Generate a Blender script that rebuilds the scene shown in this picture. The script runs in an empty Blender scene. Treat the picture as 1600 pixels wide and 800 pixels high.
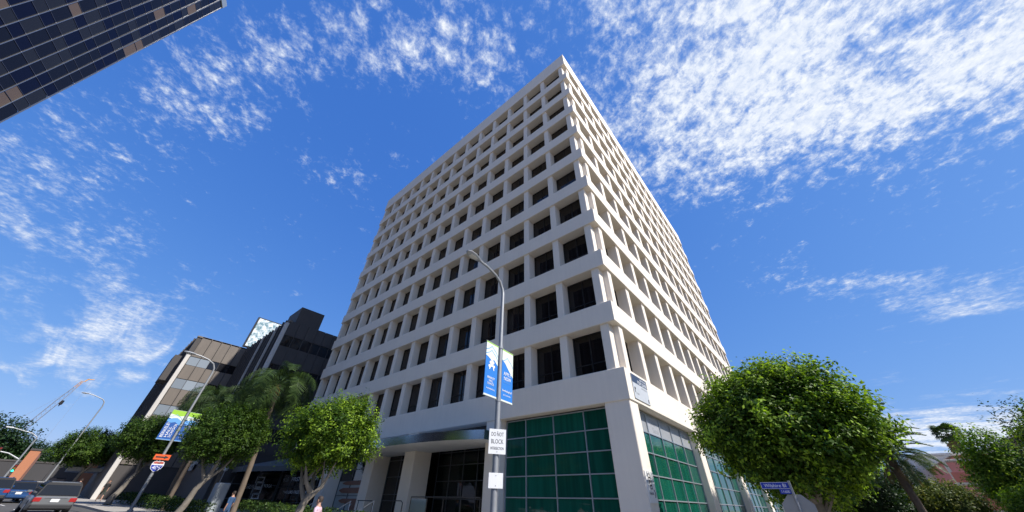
import bpy, bmesh, math, random
import numpy as np
from mathutils import Vector, Matrix, Euler

SC = bpy.context.scene
COL = SC.collection
R = math.radians
random.seed(7)

# ------------------------------------------------------------------ camera
cam_d = bpy.data.cameras.new('camera')
cam = bpy.data.objects.new('camera', cam_d); COL.objects.link(cam)
cam_d.sensor_width = 36.0
cam_d.lens = 494.73 / 1600 * 36.0
cam_d.clip_start = 0.1; cam_d.clip_end = 6000
_a = Vector((0.76504249, 0.64366003, 0.0202919)); _b = Vector((0.3851938, -0.48263153, 0.78657012)); _c = Vector((-0.51607725, 0.59394324, 0.61716748))
CAM = Vector((5.839, -15.179, 1.80))
M = Matrix((( _a.x, _b.x, -_c.x, CAM.x), (_a.y, _b.y, -_c.y, CAM.y), (_a.z, _b.z, -_c.z, CAM.z), (0, 0, 0, 1)))
cam.matrix_world = M
SC.camera = cam

# ------------------------------------------------------------------ sun, sky, exposure
SUN_E, SUN_A = R(46), R(14)            # elevation; angle from +X towards +Y
sun_dir = Vector((math.cos(SUN_E) * math.cos(SUN_A), math.cos(SUN_E) * math.sin(SUN_A), math.sin(SUN_E)))
sd = bpy.data.lights.new('sun', 'SUN'); sun = bpy.data.objects.new('sun', sd); COL.objects.link(sun)
sd.energy = 4.6; sd.angle = R(0.53); sd.color = (1.0, 0.955, 0.885)
sun.rotation_euler = sun_dir.to_track_quat('Z', 'Y').to_euler()

SC.view_settings.view_transform = 'Standard'; SC.view_settings.look = 'None'
SC.view_settings.exposure = 0.43; SC.view_settings.gamma = 1.0; SC.view_settings.use_curve_mapping = False
SC.render.engine = 'CYCLES'
try:
    SC.cycles.use_denoising = True
    SC.cycles.denoiser = 'OPENIMAGEDENOISE'
except Exception: pass
SC.cycles.max_bounces = 8; SC.cycles.transparent_max_bounces = 12
SC.cycles.sample_clamp_indirect = 6.0

W = bpy.data.worlds.new('World'); SC.world = W; W.use_nodes = True
def build_sky():
    nt = W.node_tree; N = nt.nodes; L = nt.links
    for n in list(N): N.remove(n)
    out = N.new('ShaderNodeOutputWorld'); bg = N.new('ShaderNodeBackground'); L.new(bg.outputs[0], out.inputs[0])
    bg.inputs[1].default_value = 0.15
    sky = N.new('ShaderNodeTexSky'); sky.sky_type = 'NISHITA'; sky.sun_disc = False
    sky.sun_elevation = SUN_E; sky.sun_rotation = math.pi / 2 - SUN_A
    sky.air_density = 1.0; sky.dust_density = 0.35; sky.ozone_density = 2.6; sky.altitude = 90
    tc = N.new('ShaderNodeTexCoord'); sep = N.new('ShaderNodeSeparateXYZ'); L.new(tc.outputs['Generated'], sep.inputs[0])
    def val(x):
        n = N.new('ShaderNodeValue'); n.outputs[0].default_value = x; return n.outputs[0]
    def m(op, a, b=None, c=None, clamp=False):
        n = N.new('ShaderNodeMath'); n.operation = op; n.use_clamp = clamp
        for i, v in enumerate((a, b, c)):
            if v is None: continue
            if isinstance(v, (int, float)): n.inputs[i].default_value = v
            else: L.new(v, n.inputs[i])
        return n.outputs[0]
    zc = m('ADD', m('MAXIMUM', sep.outputs[2], 0.0), 0.12)
    qx = m('DIVIDE', sep.outputs[0], zc); qy = m('DIVIDE', sep.outputs[1], zc)
    # coverage: soft patches of altocumulus on the cloud layer, in layer coordinates
    def gauss(cx, cy, ang, sx, sy, amp):
        ca, sa = math.cos(R(ang)), math.sin(R(ang))
        dx = m('SUBTRACT', qx, cx); dy = m('SUBTRACT', qy, cy)
        u = m('DIVIDE', m('ADD', m('MULTIPLY', dx, ca), m('MULTIPLY', dy, sa)), sx)
        v = m('DIVIDE', m('SUBTRACT', m('MULTIPLY', dy, ca), m('MULTIPLY', dx, sa)), sy)
        r2 = m('ADD', m('MULTIPLY', u, u), m('MULTIPLY', v, v))
        return m('MULTIPLY', m('POWER', 2.718, m('MULTIPLY', r2, -1.0)), amp)
    patches = CLOUD_PATCHES
    cov = None
    for p in patches:
        g_ = gauss(*p); cov = g_ if cov is None else m('ADD', cov, g_)
    cov = m('MINIMUM', cov, 0.85)
    comb = N.new('ShaderNodeCombineXYZ'); L.new(qx, comb.inputs[0]); L.new(qy, comb.inputs[1])
    def noise(scale, detail, rough, dist, sx=1, sy=1, rot=0):
        mp = N.new('ShaderNodeMapping'); mp.inputs['Rotation'].default_value = (0, 0, R(rot)); mp.inputs['Scale'].default_value = (sx, sy, 1)
        L.new(comb.outputs[0], mp.inputs[0])
        n = N.new('ShaderNodeTexNoise'); n.inputs['Scale'].default_value = scale; n.inputs['Detail'].default_value = detail
        n.inputs['Roughness'].default_value = rough; n.inputs['Distortion'].default_value = dist
        L.new(mp.outputs[0], n.inputs['Vector']); return n.outputs[0]
    n1 = noise(5.0, 3, .5, .2, 1.0, 1.0, 0)           # large breaks
    n2 = noise(15.0, 10, .68, .3, 1.1, .95, 28)       # puffs
    n3 = noise(38.0, 8, .68, .2, 1.0, 1.0, 28)        # grains
    n4 = noise(3.6, 9, .58, .6, .5, 1.9, 12)         # thin streaks far off
    wz = N.new('ShaderNodeMapRange'); wz.interpolation_type = 'SMOOTHSTEP'; wz.inputs['From Min'].default_value = .18; wz.inputs['From Max'].default_value = .55; L.new(sep.outputs[2], wz.inputs['Value'])
    wp = m('ADD', m('MULTIPLY', wz.outputs[0], .70), .30); ws = m('ADD', m('MULTIPLY', wz.outputs[0], -1.25), 1.65)
    puff = m('ADD', m('MULTIPLY', m('SUBTRACT', n2, .5), 1.70), m('MULTIPLY', m('SUBTRACT', n3, .5), 1.15))
    s = m('ADD', m('MULTIPLY', m('SUBTRACT', n1, .5), .8), m('MULTIPLY', puff, wp))
    s = m('ADD', m('ADD', s, m('MULTIPLY', m('SUBTRACT', n4, .5), ws)), cov)
    dens = N.new('ShaderNodeMapRange'); dens.interpolation_type = 'SMOOTHSTEP'
    dens.inputs['From Min'].default_value = .24; dens.inputs['From Max'].default_value = .98
    L.new(s, dens.inputs['Value'])
    d = m('MULTIPLY', dens.outputs[0], .93)
    # the layer fades out towards the horizon
    fade = N.new('ShaderNodeMapRange'); fade.interpolation_type = 'SMOOTHSTEP'
    fade.inputs['From Min'].default_value = 0.0; fade.inputs['From Max'].default_value = .10
    L.new(sep.outputs[2], fade.inputs['Value'])
    d = m('MULTIPLY', d, m('ADD', m('MULTIPLY', fade.outputs[0], .7), .3))
    # shade inside thick puffs
    rgb = N.new('ShaderNodeMixRGB'); rgb.blend_type = 'MIX'
    rgb.inputs[1].default_value = (2.7, 3.3, 4.4, 1); rgb.inputs[2].default_value = (5.3, 5.4, 5.5, 1)
    L.new(m('MULTIPLY', d, m('ADD', m('MULTIPLY', m('SUBTRACT', n3, .5), 2.2), .62, clamp=True)), rgb.inputs[0])
    hsv = N.new('ShaderNodeHueSaturation'); hsv.inputs['Saturation'].default_value = SKY_SAT; hsv.inputs['Value'].default_value = SKY_VAL
    hsv.inputs['Hue'].default_value = SKY_HUE
    L.new(sky.outputs[0], hsv.inputs['Color'])
    wb = N.new('ShaderNodeMixRGB'); wb.blend_type = 'MULTIPLY'; wb.inputs[0].default_value = 1.0; wb.inputs[2].default_value = (.64, .95, 1.34, 1)
    L.new(hsv.outputs[0], wb.inputs[1])
    sp = N.new('ShaderNodeSeparateColor'); L.new(wb.outputs[0], sp.inputs[0]); cc = N.new('ShaderNodeCombineColor')
    L.new(m('MULTIPLY', m('POWER', m('MAXIMUM', sp.outputs[0], .001), .92), .60), cc.inputs[0])
    L.new(m('MULTIPLY', m('POWER', m('MAXIMUM', sp.outputs[1], .001), .60), .88), cc.inputs[1])
    L.new(m('MULTIPLY', m('POWER', m('MAXIMUM', sp.outputs[2], .001), .30), 2.22), cc.inputs[2])
    mix = N.new('ShaderNodeMixRGB'); L.new(d, mix.inputs[0]); L.new(cc.outputs[0], mix.inputs[1]); L.new(rgb.outputs[0], mix.inputs[2])
    L.new(mix.outputs[0], bg.inputs[0])
SKY_SAT, SKY_VAL, SKY_HUE = 1.0, 1.0, 0.5
CLOUD_PATCHES = [  # centre x, y, angle, half sizes, amount
    (.66, .90, 35, .64, .30, .66), (.14, .72, 50, .42, .34, .62), (.05, .22, 60, .30, .10, .36), (-.30, .19, 50, .20, .10, .40),
    (-.55, -.08, 25, .40, .10, .36), (-.95, -.24, 10, .42, .14, .24), (-.86, .10, 70, .26, .10, .22), (-1.6, -.5, 10, .50, .18, .36),
    (-2.9, -.20, 4, .95, .40, .66), (.20, 1.52, 20, .14, .10, .34), (.66, 2.1, 30, .45, .18, .56), (.35, 1.75, 30, .3, .08, .3),
    (.9, 4.2, 5, 1.1, .8, .95), (1.5, .9, 30, .7, .5, .6), (-.1, -1.0, 30, .9, .5, .55), (1.6, -1.4, 20, 1.3, .8, .55), (-1.6, 1.6, 40, .5, .2, .15),
    (.3, -2.6, 10, 1.2, .7, .6), (-2.2, -1.9, 20, .8, .6, .5)]  # these and others behind the camera added to whiten the street-face light
build_sky()

# ------------------------------------------------------------------ street frame and ground height
TH = R(5.2)
US = Vector((-math.cos(TH), -math.sin(TH))); NS = Vector((-math.sin(TH), math.cos(TH)))
def gz(s):
    if s < 12: return 0.0
    if s < 45: return .028 * (s - 12)
    if s < 140: return .924 + .012 * (s - 45)
    return 2.064
def st(s, t, z=0.0):
    q = Vector((CAM.x, CAM.y)) + US * s + NS * t
    return Vector((q.x, q.y, z))
def s_of(x, y): return (Vector((x, y)) - Vector((CAM.x, CAM.y))).dot(US)
def ground(x, y): return gz(s_of(x, y))
def t_curb(s):
    if s < 0: return 7.7
    if s < 100: return 7.7 - .0005 * s * s
    return 2.7 - .1 * (s - 100)

# ------------------------------------------------------------------ materials
MATS = {}
def mat(name, color, rough=.6, metal=0.0, spec=.5, noise=0.0, nscale=4.0, bump=0.0, bscale=60.0, coat=0.0, streak=0.0, rand=0.0, emit=None, trans=0.0):
    if name in MATS: return MATS[name]
    m = bpy.data.materials.new(name); m.use_nodes = True
    nt = m.node_tree; N = nt.nodes; L = nt.links; p = N['Principled BSDF']
    col = (*color, 1) if len(color) == 3 else color
    p.inputs['Base Color'].default_value = col; p.inputs['Roughness'].default_value = rough; p.inputs['Metallic'].default_value = metal
    p.inputs['Specular IOR Level'].default_value = spec
    if coat: p.inputs['Coat Weight'].default_value = coat; p.inputs['Coat Roughness'].default_value = .05
    if emit: p.inputs['Emission Color'].default_value = (*emit[0], 1); p.inputs['Emission Strength'].default_value = emit[1]
    if noise or bump or streak or rand:
        tc = N.new('ShaderNodeTexCoord')
        cur = None
        base = N.new('ShaderNodeRGB'); base.outputs[0].default_value = col; cur = base.outputs[0]
        def vary(fac_out, amt):
            nonlocal cur
            mr = N.new('ShaderNodeMapRange'); mr.inputs['To Min'].default_value = 1 - amt; mr.inputs['To Max'].default_value = 1 + amt
            L.new(fac_out, mr.inputs['Value'])
            mx = N.new('ShaderNodeVectorMath'); mx.operation = 'SCALE'; L.new(cur, mx.inputs[0]); L.new(mr.outputs[0], mx.inputs['Scale']); cur = mx.outputs[0]
        if noise:
            n = N.new('ShaderNodeTexNoise'); n.inputs['Scale'].default_value = nscale; n.inputs['Detail'].default_value = 6; n.inputs['Roughness'].default_value = .65
            L.new(tc.outputs['Object'], n.inputs['Vector']); 
            mr0 = N.new('ShaderNodeMapRange'); mr0.inputs['From Min'].default_value = .3; mr0.inputs['From Max'].default_value = .7; L.new(n.outputs[0], mr0.inputs['Value'])
            vary(mr0.outputs[0], noise)
        if streak:
            mp = N.new('ShaderNodeMapping'); mp.inputs['Scale'].default_value = (3.2, 3.2, .12); L.new(tc.outputs['Object'], mp.inputs[0])
            n = N.new('ShaderNodeTexNoise'); n.inputs['Scale'].default_value = 1.6; n.inputs['Detail'].default_value = 5; L.new(mp.outputs[0], n.inputs['Vector'])
            mr0 = N.new('ShaderNodeMapRange'); mr0.inputs['From Min'].default_value = .3; mr0.inputs['From Max'].default_value = .7; L.new(n.outputs[0], mr0.inputs['Value'])
            vary(mr0.outputs[0], streak)
        if rand:
            oi = N.new('ShaderNodeObjectInfo'); vary(oi.outputs['Random'], rand)
        L.new(cur, p.inputs['Base Color'])
        if bump:
            n = N.new('ShaderNodeTexNoise'); n.inputs['Scale'].default_value = bscale; n.inputs['Detail'].default_value = 4; L.new(tc.outputs['Object'], n.inputs['Vector'])
            b = N.new('ShaderNodeBump'); b.inputs['Strength'].default_value = bump; b.inputs['Distance'].default_value = .02
            L.new(n.outputs[0], b.inputs['Height']); L.new(b.outputs[0], p.inputs['Normal'])
    MATS[name] = m; return m

def leaf_mat(name, dark, light, trans=.35):
    if name in MATS: return MATS[name]
    m = bpy.data.materials.new(name); m.use_nodes = True
    nt = m.node_tree; N = nt.nodes; L = nt.links; p = N['Principled BSDF']; out = N['Material Output']
    at = N.new('ShaderNodeAttribute'); at.attribute_name = 'tint'
    geo = N.new('ShaderNodeNewGeometry')
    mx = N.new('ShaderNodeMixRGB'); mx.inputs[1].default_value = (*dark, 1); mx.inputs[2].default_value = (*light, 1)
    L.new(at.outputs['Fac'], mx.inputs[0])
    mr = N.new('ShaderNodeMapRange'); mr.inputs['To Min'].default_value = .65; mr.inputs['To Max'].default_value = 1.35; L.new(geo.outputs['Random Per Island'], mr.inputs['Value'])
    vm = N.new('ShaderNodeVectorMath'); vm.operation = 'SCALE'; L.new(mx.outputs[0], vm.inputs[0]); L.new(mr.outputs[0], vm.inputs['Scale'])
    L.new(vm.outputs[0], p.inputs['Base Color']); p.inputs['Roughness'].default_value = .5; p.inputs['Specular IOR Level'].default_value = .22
    tr = N.new('ShaderNodeBsdfTranslucent'); vm2 = N.new('ShaderNodeVectorMath'); vm2.operation = 'MULTIPLY'; vm2.inputs[1].default_value = (1.35, 1.4, .5)
    L.new(vm.outputs[0], vm2.inputs[0]); L.new(vm2.outputs[0], tr.inputs[0])
    ms = N.new('ShaderNodeMixShader'); ms.inputs[0].default_value = trans; L.new(p.outputs[0], ms.inputs[1]); L.new(tr.outputs[0], ms.inputs[2]); L.new(ms.outputs[0], out.inputs[0])
    MATS[name] = m; return m

def glass_mat(name, tint, refl_rough=.02, transp=0.0, ior=1.52, rand=0.0, curtain=0.0, spec=.5):
    """window glass: mirror-like coat over a dark interior colour; transp lets a see-through share"""
    if name in MATS: return MATS[name]
    m = bpy.data.materials.new(name); m.use_nodes = True
    nt = m.node_tree; N = nt.nodes; L = nt.links; p = N['Principled BSDF']; out = N['Material Output']
    p.inputs['Roughness'].default_value = refl_rough; p.inputs['IOR'].default_value = ior; p.inputs['Specular IOR Level'].default_value = spec
    base = N.new('ShaderNodeRGB'); base.outputs[0].default_value = (*tint, 1); cur = base.outputs[0]
    tc = N.new('ShaderNodeTexCoord')
    if rand:
        oi = N.new('ShaderNodeObjectInfo'); mr = N.new('ShaderNodeMapRange'); mr.inputs['To Min'].default_value = 1 - rand; mr.inputs['To Max'].default_value = 1 + rand
        L.new(oi.outputs['Random'], mr.inputs['Value']); vm = N.new('ShaderNodeVectorMath'); vm.operation = 'SCALE'; L.new(cur, vm.inputs[0]); L.new(mr.outputs[0], vm.inputs['Scale']); cur = vm.outputs[0]
    if curtain:
        mp = N.new('ShaderNodeMapping'); mp.inputs['Scale'].default_value = (1, 1, .04); L.new(tc.outputs['Object'], mp.inputs[0])
        oi = N.new('ShaderNodeObjectInfo'); ad = N.new('ShaderNodeVectorMath'); ad.operation = 'ADD'; L.new(mp.outputs[0], ad.inputs[0])
        cmb = N.new('ShaderNodeCombineXYZ'); ml = N.new('ShaderNodeMath'); ml.operation = 'MULTIPLY'; ml.inputs[1].default_value = 37; L.new(oi.outputs['Random'], ml.inputs[0]); L.new(ml.outputs[0], cmb.inputs[0]); L.new(cmb.outputs[0], ad.inputs[1])
        n = N.new('ShaderNodeTexNoise'); n.inputs['Scale'].default_value = 5; n.inputs['Detail'].default_value = 3; L.new(ad.outputs[0], n.inputs['Vector'])
        mr = N.new('ShaderNodeMapRange'); mr.inputs['From Min'].default_value = .35; mr.inputs['From Max'].default_value = .7; mr.inputs['To Min'].default_value = 1 - curtain; mr.inputs['To Max'].default_value = 1 + curtain
        L.new(n.outputs[0], mr.inputs['Value']); vm = N.new('ShaderNodeVectorMath'); vm.operation = 'SCALE'; L.new(cur, vm.inputs[0]); L.new(mr.outputs[0], vm.inputs['Scale']); cur = vm.outputs[0]
    L.new(cur, p.inputs['Base Color'])
    # slight waviness of the panes
    n = N.new('ShaderNodeTexNoise'); n.inputs['Scale'].default_value = .7; n.inputs['Detail'].default_value = 1; L.new(tc.outputs['Object'], n.inputs['Vector'])
    b = N.new('ShaderNodeBump'); b.inputs['Strength'].default_value = .05; b.inputs['Distance'].default_value = .05; L.new(n.outputs[0], b.inputs['Height']); L.new(b.outputs[0], p.inputs['Normal'])
    if transp:
        tr = N.new('ShaderNodeBsdfTransparent'); tr.inputs[0].default_value = (.55, .62, .6, 1)
        fr = N.new('ShaderNodeFresnel'); fr.inputs[0].default_value = ior
        mm = N.new('ShaderNodeMath'); mm.operation = 'MULTIPLY_ADD'; mm.inputs[1].default_value = -1.0; mm.inputs[2].default_value = transp; mm.use_clamp = True
        L.new(fr.outputs[0], mm.inputs[0])
        ms = N.new('ShaderNodeMixShader'); L.new(mm.outputs[0], ms.inputs[0]); L.new(p.outputs[0], ms.inputs[1]); L.new(tr.outputs[0], ms.inputs[2]); L.new(ms.outputs[0], out.inputs[0])
    MATS[name] = m; return m

concrete = mat('white_concrete', (.82, .735, .62), .75, noise=.035, nscale=.5, streak=.02, bump=.12, bscale=45)
concrete2 = mat('white_concrete_pillar', (.81, .73, .62), .7, noise=.03, nscale=.6, streak=.02, bump=.1, bscale=45)
soffit_m = mat('soffit', (.62, .60, .57), .8, noise=.06)
core_m = mat('core_wall', (.10, .095, .09), .8)
frame_dark = mat('bronze_frame', (.018, .016, .015), .45, metal=.3)
frame_alu = mat('aluminium_frame', (.42, .46, .50), .4, metal=.55)
win_glass = glass_mat('bronze_glass', (.014, .011, .011), .03, rand=.5, curtain=.5, ior=1.45)
green_glass = glass_mat('green_glass', (.007, .082, .056), .02, rand=.25, curtain=.22, ior=1.36)
lobby_glass = glass_mat('lobby_glass', (.01, .014, .014), .02, transp=.55)
steel = mat('brushed_steel', (.50, .52, .55), .22, metal=1.0, noise=.06, nscale=3)
galv = mat('galvanised_steel', (.31, .32, .33), .5, metal=.35, noise=.08, nscale=8)
black_m = mat('black_metal', (.02, .02, .022), .4, metal=.4)
white_m = mat('white_paint', (.78, .78, .77), .5)
sign_white = mat('sign_white', (.80, .80, .79), .45, noise=.03, nscale=5)
ink_black = mat('ink_black', (.02, .02, .022), .6)
ink_grey = mat('ink_grey', (.25, .26, .28), .6)
ink_white = mat('ink_white', (.82, .82, .82), .5)
banner_blue = mat('banner_blue', (.012, .17, .55), .7)
banner_deep = mat('banner_deep_blue', (.012, .085, .33), .7)
banner_light = mat('banner_light_blue', (.12, .33, .66), .7)
banner_green = mat('banner_green', (.30, .55, .04), .7)
banner_cream = mat('banner_cream', (.66, .72, .62), .7)
sign_blue = mat('street_sign_blue', (.015, .04, .36), .45)
brown = mat('brown_panel', (.155, .130, .108), .65, noise=.07, nscale=.8, streak=.07, rand=.06)
brown_dark = mat('brown_wall', (.062, .055, .052), .7, noise=.10, nscale=.6, streak=.06)  # darker copy of the panel brown, wall shade put into its colour
beige = mat('pilaster_concrete', (.56, .53, .49), .8, noise=.06, nscale=.7, streak=.06)
asphalt = mat('asphalt', (.085, .082, .078), .9, noise=.18, nscale=1.5, bump=.3, bscale=120)
walk_m = mat('sidewalk_concrete', (.36, .335, .30), .85, noise=.10, nscale=.8, bump=.15, bscale=80)
dirt = mat('ground_soil', (.27, .235, .185), .95, noise=.2, nscale=.4)
paint_w = mat('road_paint_white', (.68, .68, .66), .7, noise=.12, nscale=5)
paint_y = mat('road_paint_yellow', (.62, .42, .05), .7, noise=.12, nscale=5)
bark = mat('pale_bark', (.20, .175, .145), .9, noise=.22, nscale=3, bump=.5, bscale=18)
bark_dark = mat('dark_bark', (.12, .09, .07), .95, noise=.25, nscale=3, bump=.5, bscale=14)
palm_bark = mat('palm_bark', (.15, .115, .085), .95, noise=.2, nscale=4, bump=.5, bscale=10)
ficus = leaf_mat('ficus_leaf', (.024, .070, .009), (.28, .42, .035), .38)
ficus_d = leaf_mat('ficus_leaf_deep', (.024, .058, .009), (.12, .20, .025), .30)
dull_leaf = leaf_mat('dull_leaf', (.016, .040, .012), (.055, .105, .03), .25)
fresh_leaf = leaf_mat('fresh_leaf', (.06, .14, .016), (.26, .36, .04), .45)
yellow_leaf = leaf_mat('yellowish_leaf', (.06, .10, .015), (.24, .24, .05), .3)
palm_leaf = leaf_mat('palm_leaf', (.014, .034, .011), (.07, .115, .028), .22)
palm_dry = leaf_mat('palm_dry_leaf', (.11, .075, .04), (.22, .16, .085), .2)
hedge_leaf = leaf_mat('hedge_leaf', (.018, .045, .010), (.08, .13, .02), .25)

# ------------------------------------------------------------------ mesh helpers
class MB:
    def __init__(s): s.v = []; s.f = []; s.mi = []; s.cur = 0
    def quadlist(s, verts, faces):
        o = len(s.v); s.v += [tuple(v) for v in verts]
        for f in faces: s.f.append([o + i for i in f]); s.mi.append(s.cur)
    def box(s, x0, x1, y0, y1, z0, z1, c=0.0):
        if c <= 0:
            v = [(x0,y0,z0),(x1,y0,z0),(x1,y1,z0),(x0,y1,z0),(x0,y0,z1),(x1,y0,z1),(x1,y1,z1),(x0,y1,z1)]
            s.quadlist(v, [(0,3,2,1),(4,5,6,7),(0,1,5,4),(1,2,6,5),(2,3,7,6),(3,0,4,7)])
        else:   # chamfered along the vertical and top/bottom edges
            bm = bmesh.new(); bmesh.ops.create_cube(bm, size=1)
            for q in bm.verts: q.co = Vector(((x0+x1)/2 + q.co.x*(x1-x0), (y0+y1)/2 + q.co.y*(y1-y0), (z0+z1)/2 + q.co.z*(z1-z0)))
            bmesh.ops.bevel(bm, geom=list(bm.edges), offset=c, segments=1, affect='EDGES')
            bm.verts.ensure_lookup_table()
            s.quadlist([q.co[:] for q in bm.verts], [[q.index for q in f.verts] for f in bm.faces]); bm.free()
        return s
    def tube(s, pts, rad, n=8, cap=True):
        pts = [Vector(p) for p in pts]; k = len(pts)
        if not isinstance(rad, (list, tuple)): rad = [rad] * k
        o = len(s.v); prev = None
        for i, p in enumerate(pts):
            t = (pts[min(i+1, k-1)] - pts[max(i-1, 0)])
            t = t.normalized() if t.length > 1e-9 else Vector((0,0,1))
            if prev is None:
                ref = Vector((1,0,0)) if abs(t.x) < .8 else Vector((0,1,0)); a = t.cross(ref).normalized()
            else:
                a = (prev - t * prev.dot(t)); a = a.normalized() if a.length > 1e-6 else t.orthogonal().normalized()
            prev = a; b = t.cross(a)
            for j in range(n):
                an = 2*math.pi*j/n; s.v.append(tuple(p + (a*math.cos(an) + b*math.sin(an)) * rad[i]))
        for i in range(k-1):
            for j in range(n):
                s.f.append([o+i*n+j, o+i*n+(j+1)%n, o+(i+1)*n+(j+1)%n, o+(i+1)*n+j]); s.mi.append(s.cur)
        if cap:
            s.f.append([o+j for j in range(n)][::-1]); s.mi.append(s.cur)
            s.f.append([o+(k-1)*n+j for j in range(n)]); s.mi.append(s.cur)
        return s
    def prism(s, poly, origin, ux, uy, depth):
        """2D polygon in (ux, uy), extruded by vector depth from origin"""
        o = Vector(origin); ux = Vector(ux); uy = Vector(uy); d = Vector(depth); k = len(poly)
        v = [o + ux*p[0] + uy*p[1] for p in poly] + [o + ux*p[0] + uy*p[1] + d for p in poly]
        f = [list(range(k))[::-1], [k+i for i in range(k)]] + [[i, (i+1)%k, k+(i+1)%k, k+i] for i in range(k)]
        s.quadlist(v, f); return s
    def loft(s, rings, cap=True):
        o = len(s.v); n = len(rings[0])
        for r in rings: s.v += [tuple(p) for p in r]
        for i in range(len(rings)-1):
            for j in range(n):
                s.f.append([o+i*n+j, o+i*n+(j+1)%n, o+(i+1)*n+(j+1)%n, o+(i+1)*n+j]); s.mi.append(s.cur)
        if cap:
            s.f.append([o+j for j in range(n)][::-1]); s.mi.append(s.cur); s.f.append([o+(len(rings)-1)*n+j for j in range(n)]); s.mi.append(s.cur)
        return s
    def mesh(s, name, mats, smooth=False):
        me = bpy.data.meshes.new(name); me.from_pydata(s.v, [], s.f)
        if not isinstance(mats, (list, tuple)): mats = [mats]
        for m_ in mats: me.materials.append(m_)
        if len(mats) > 1: me.polygons.foreach_set('material_index', s.mi)
        bm = bmesh.new(); bm.from_mesh(me); bmesh.ops.recalc_face_normals(bm, faces=bm.faces); bm.to_mesh(me); bm.free()
        if smooth:
            me.polygons.foreach_set('use_smooth', [True]*len(me.polygons))
            try: me.set_sharp_from_angle(angle=R(38))
            except Exception: pass
        me.update(); return me
    def build(s, name, mats, parent=None, loc=None, smooth=False, **k):
        return link(name, s.mesh(name, mats, smooth), parent, loc, **k)
def link(name, me, parent=None, loc=None, rot=None, label=None, cat=None, group=None, kind=None, scale=None):
    o = bpy.data.objects.new(name, me); COL.objects.link(o)
    if parent is not None: o.parent = parent
    if loc is not None: o.location = loc
    if rot is not None: o.rotation_euler = rot
    if scale is not None: o.scale = scale
    if label: o['label'] = label
    if cat: o['category'] = cat
    if group: o['group'] = group
    if kind: o['kind'] = kind
    return o
def thing(name, label, cat, loc=(0,0,0), rotz=0.0, group=None):
    o = link(name, None, None, loc, (0,0,rotz), label, cat, group); o.empty_display_size = .2; return o
def copy_tree(o, parent=None):
    c = o.copy(); COL.objects.link(c); c.parent = parent
    for ch in o.children: copy_tree(ch, c)
    return c

# lettering: every string becomes a thin mesh, origin at its centre, cap height 1, lying in XY
TEXTS = {}
def text_mesh(s, mat_, shear=0.0, width=None):
    key = (s, mat_.name, shear, width)
    if key in TEXTS: return TEXTS[key]
    cu = bpy.data.curves.new('lettering', 'FONT'); cu.body = s; cu.size = 1; cu.align_x = 'CENTER'; cu.extrude = .012; cu.shear = shear; cu.resolution_u = 3; cu.space_line = .95
    o = bpy.data.objects.new('lettering', cu); COL.objects.link(o)
    dg = bpy.context.evaluated_depsgraph_get(); me = bpy.data.meshes.new_from_object(o.evaluated_get(dg))
    bpy.data.objects.remove(o); 
    co = np.empty(len(me.vertices)*3); me.vertices.foreach_get('co', co); co = co.reshape(-1, 3)
    mn, mx = co.min(0), co.max(0); co[:, :2] -= (mn[:2]+mx[:2])/2
    h = mx[1]-mn[1]; co[:, :2] /= h
    if width: co[:, 0] *= width / max(1e-6, (mx[0]-mn[0])/h)
    me.vertices.foreach_set('co', co.ravel()); me.materials.clear(); me.materials.append(mat_); me.update()
    me.name = 'lettering'; TEXTS[key] = me; return me
def text(s, parent, centre, right, up, height, mat_, width=None, bold=False, name='lettering'):
    """place lettering; width in metres keeps the block that wide"""
    me = text_mesh(s, mat_, 0.0, None if width is None else round(width/height, 3))
    r = Vector(right).normalized(); u = Vector(up).normalized(); n_ = r.cross(u)
    o = link(name, me, parent)
    mt = Matrix(((r.x,u.x,n_.x,0),(r.y,u.y,n_.y,0),(r.z,u.z,n_.z,0),(0,0,0,1))) @ Matrix.Diagonal((height, height, max(height*.5,.08), 1))
    o.matrix_local = Matrix.Translation(Vector(centre)) @ mt
    return o

# ================================================================== THE SETTING
def strip(name, svals, tlo, thi, dz, m_, thick=0.0, nt=1, parent=None):
    b = MB(); rows = []
    for s in svals:
        for k in range(nt+1):
            t = tlo(s) + (thi(s)-tlo(s))*k/nt; b.v.append(tuple(st(s, t, gz(s)+dz)))
    w = nt+1
    for i in range(len(svals)-1):
        for k in range(nt): b.f.append([i*w+k, i*w+k+1, (i+1)*w+k+1, (i+1)*w+k]); b.mi.append(0)
    if thick:   # a kerb face on the street side
        o = len(b.v)
        for s in svals: b.v.append(tuple(st(s, tlo(s), gz(s)+dz-thick)))
        for i in range(len(svals)-1): b.f.append([i*w, (i+1)*w, o+i+1, o+i]); b.mi.append(0)
    ob = b.build(name, m_, parent)
    if parent is None: ob['kind'] = 'structure'
    return ob
SV = [-60,-30,-12,-4,0,4,8,12,16,20,25,30,35,40,45,52,60,70,80,90,100,115,140,180,240,320]
def make_ground():
    b = MB(); ss = [-2500,-600,-150,-60,-20,0,6,12,20,28,36,45,60,80,110,140,300,700,2500]; ts = [-2500,-600,-150,-60,-25,0,25,60,150,600,2500]
    for s in ss:
        for t in ts: b.v.append(tuple(st(s, t, gz(s)-.03)))
    w = len(ts)
    for i in range(len(ss)-1):
        for k in range(w-1): b.f.append([i*w+k, i*w+k+1, (i+1)*w+k+1, (i+1)*w+k]); b.mi.append(0)
    o = b.build('ground', dirt); o['kind'] = 'structure'
make_ground()
strip('road', SV, lambda s: t_curb(s)-21.5, lambda s: t_curb(s)+.02, 0.0, asphalt, nt=4)
strip('sidewalk', [s for s in SV if s >= 0], t_curb, lambda s: 15.0, .13, walk_m, thick=.15, nt=2)
strip('far_sidewalk', SV, lambda s: t_curb(s)-25.5, lambda s: t_curb(s)-21.5, .13, walk_m)
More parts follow.
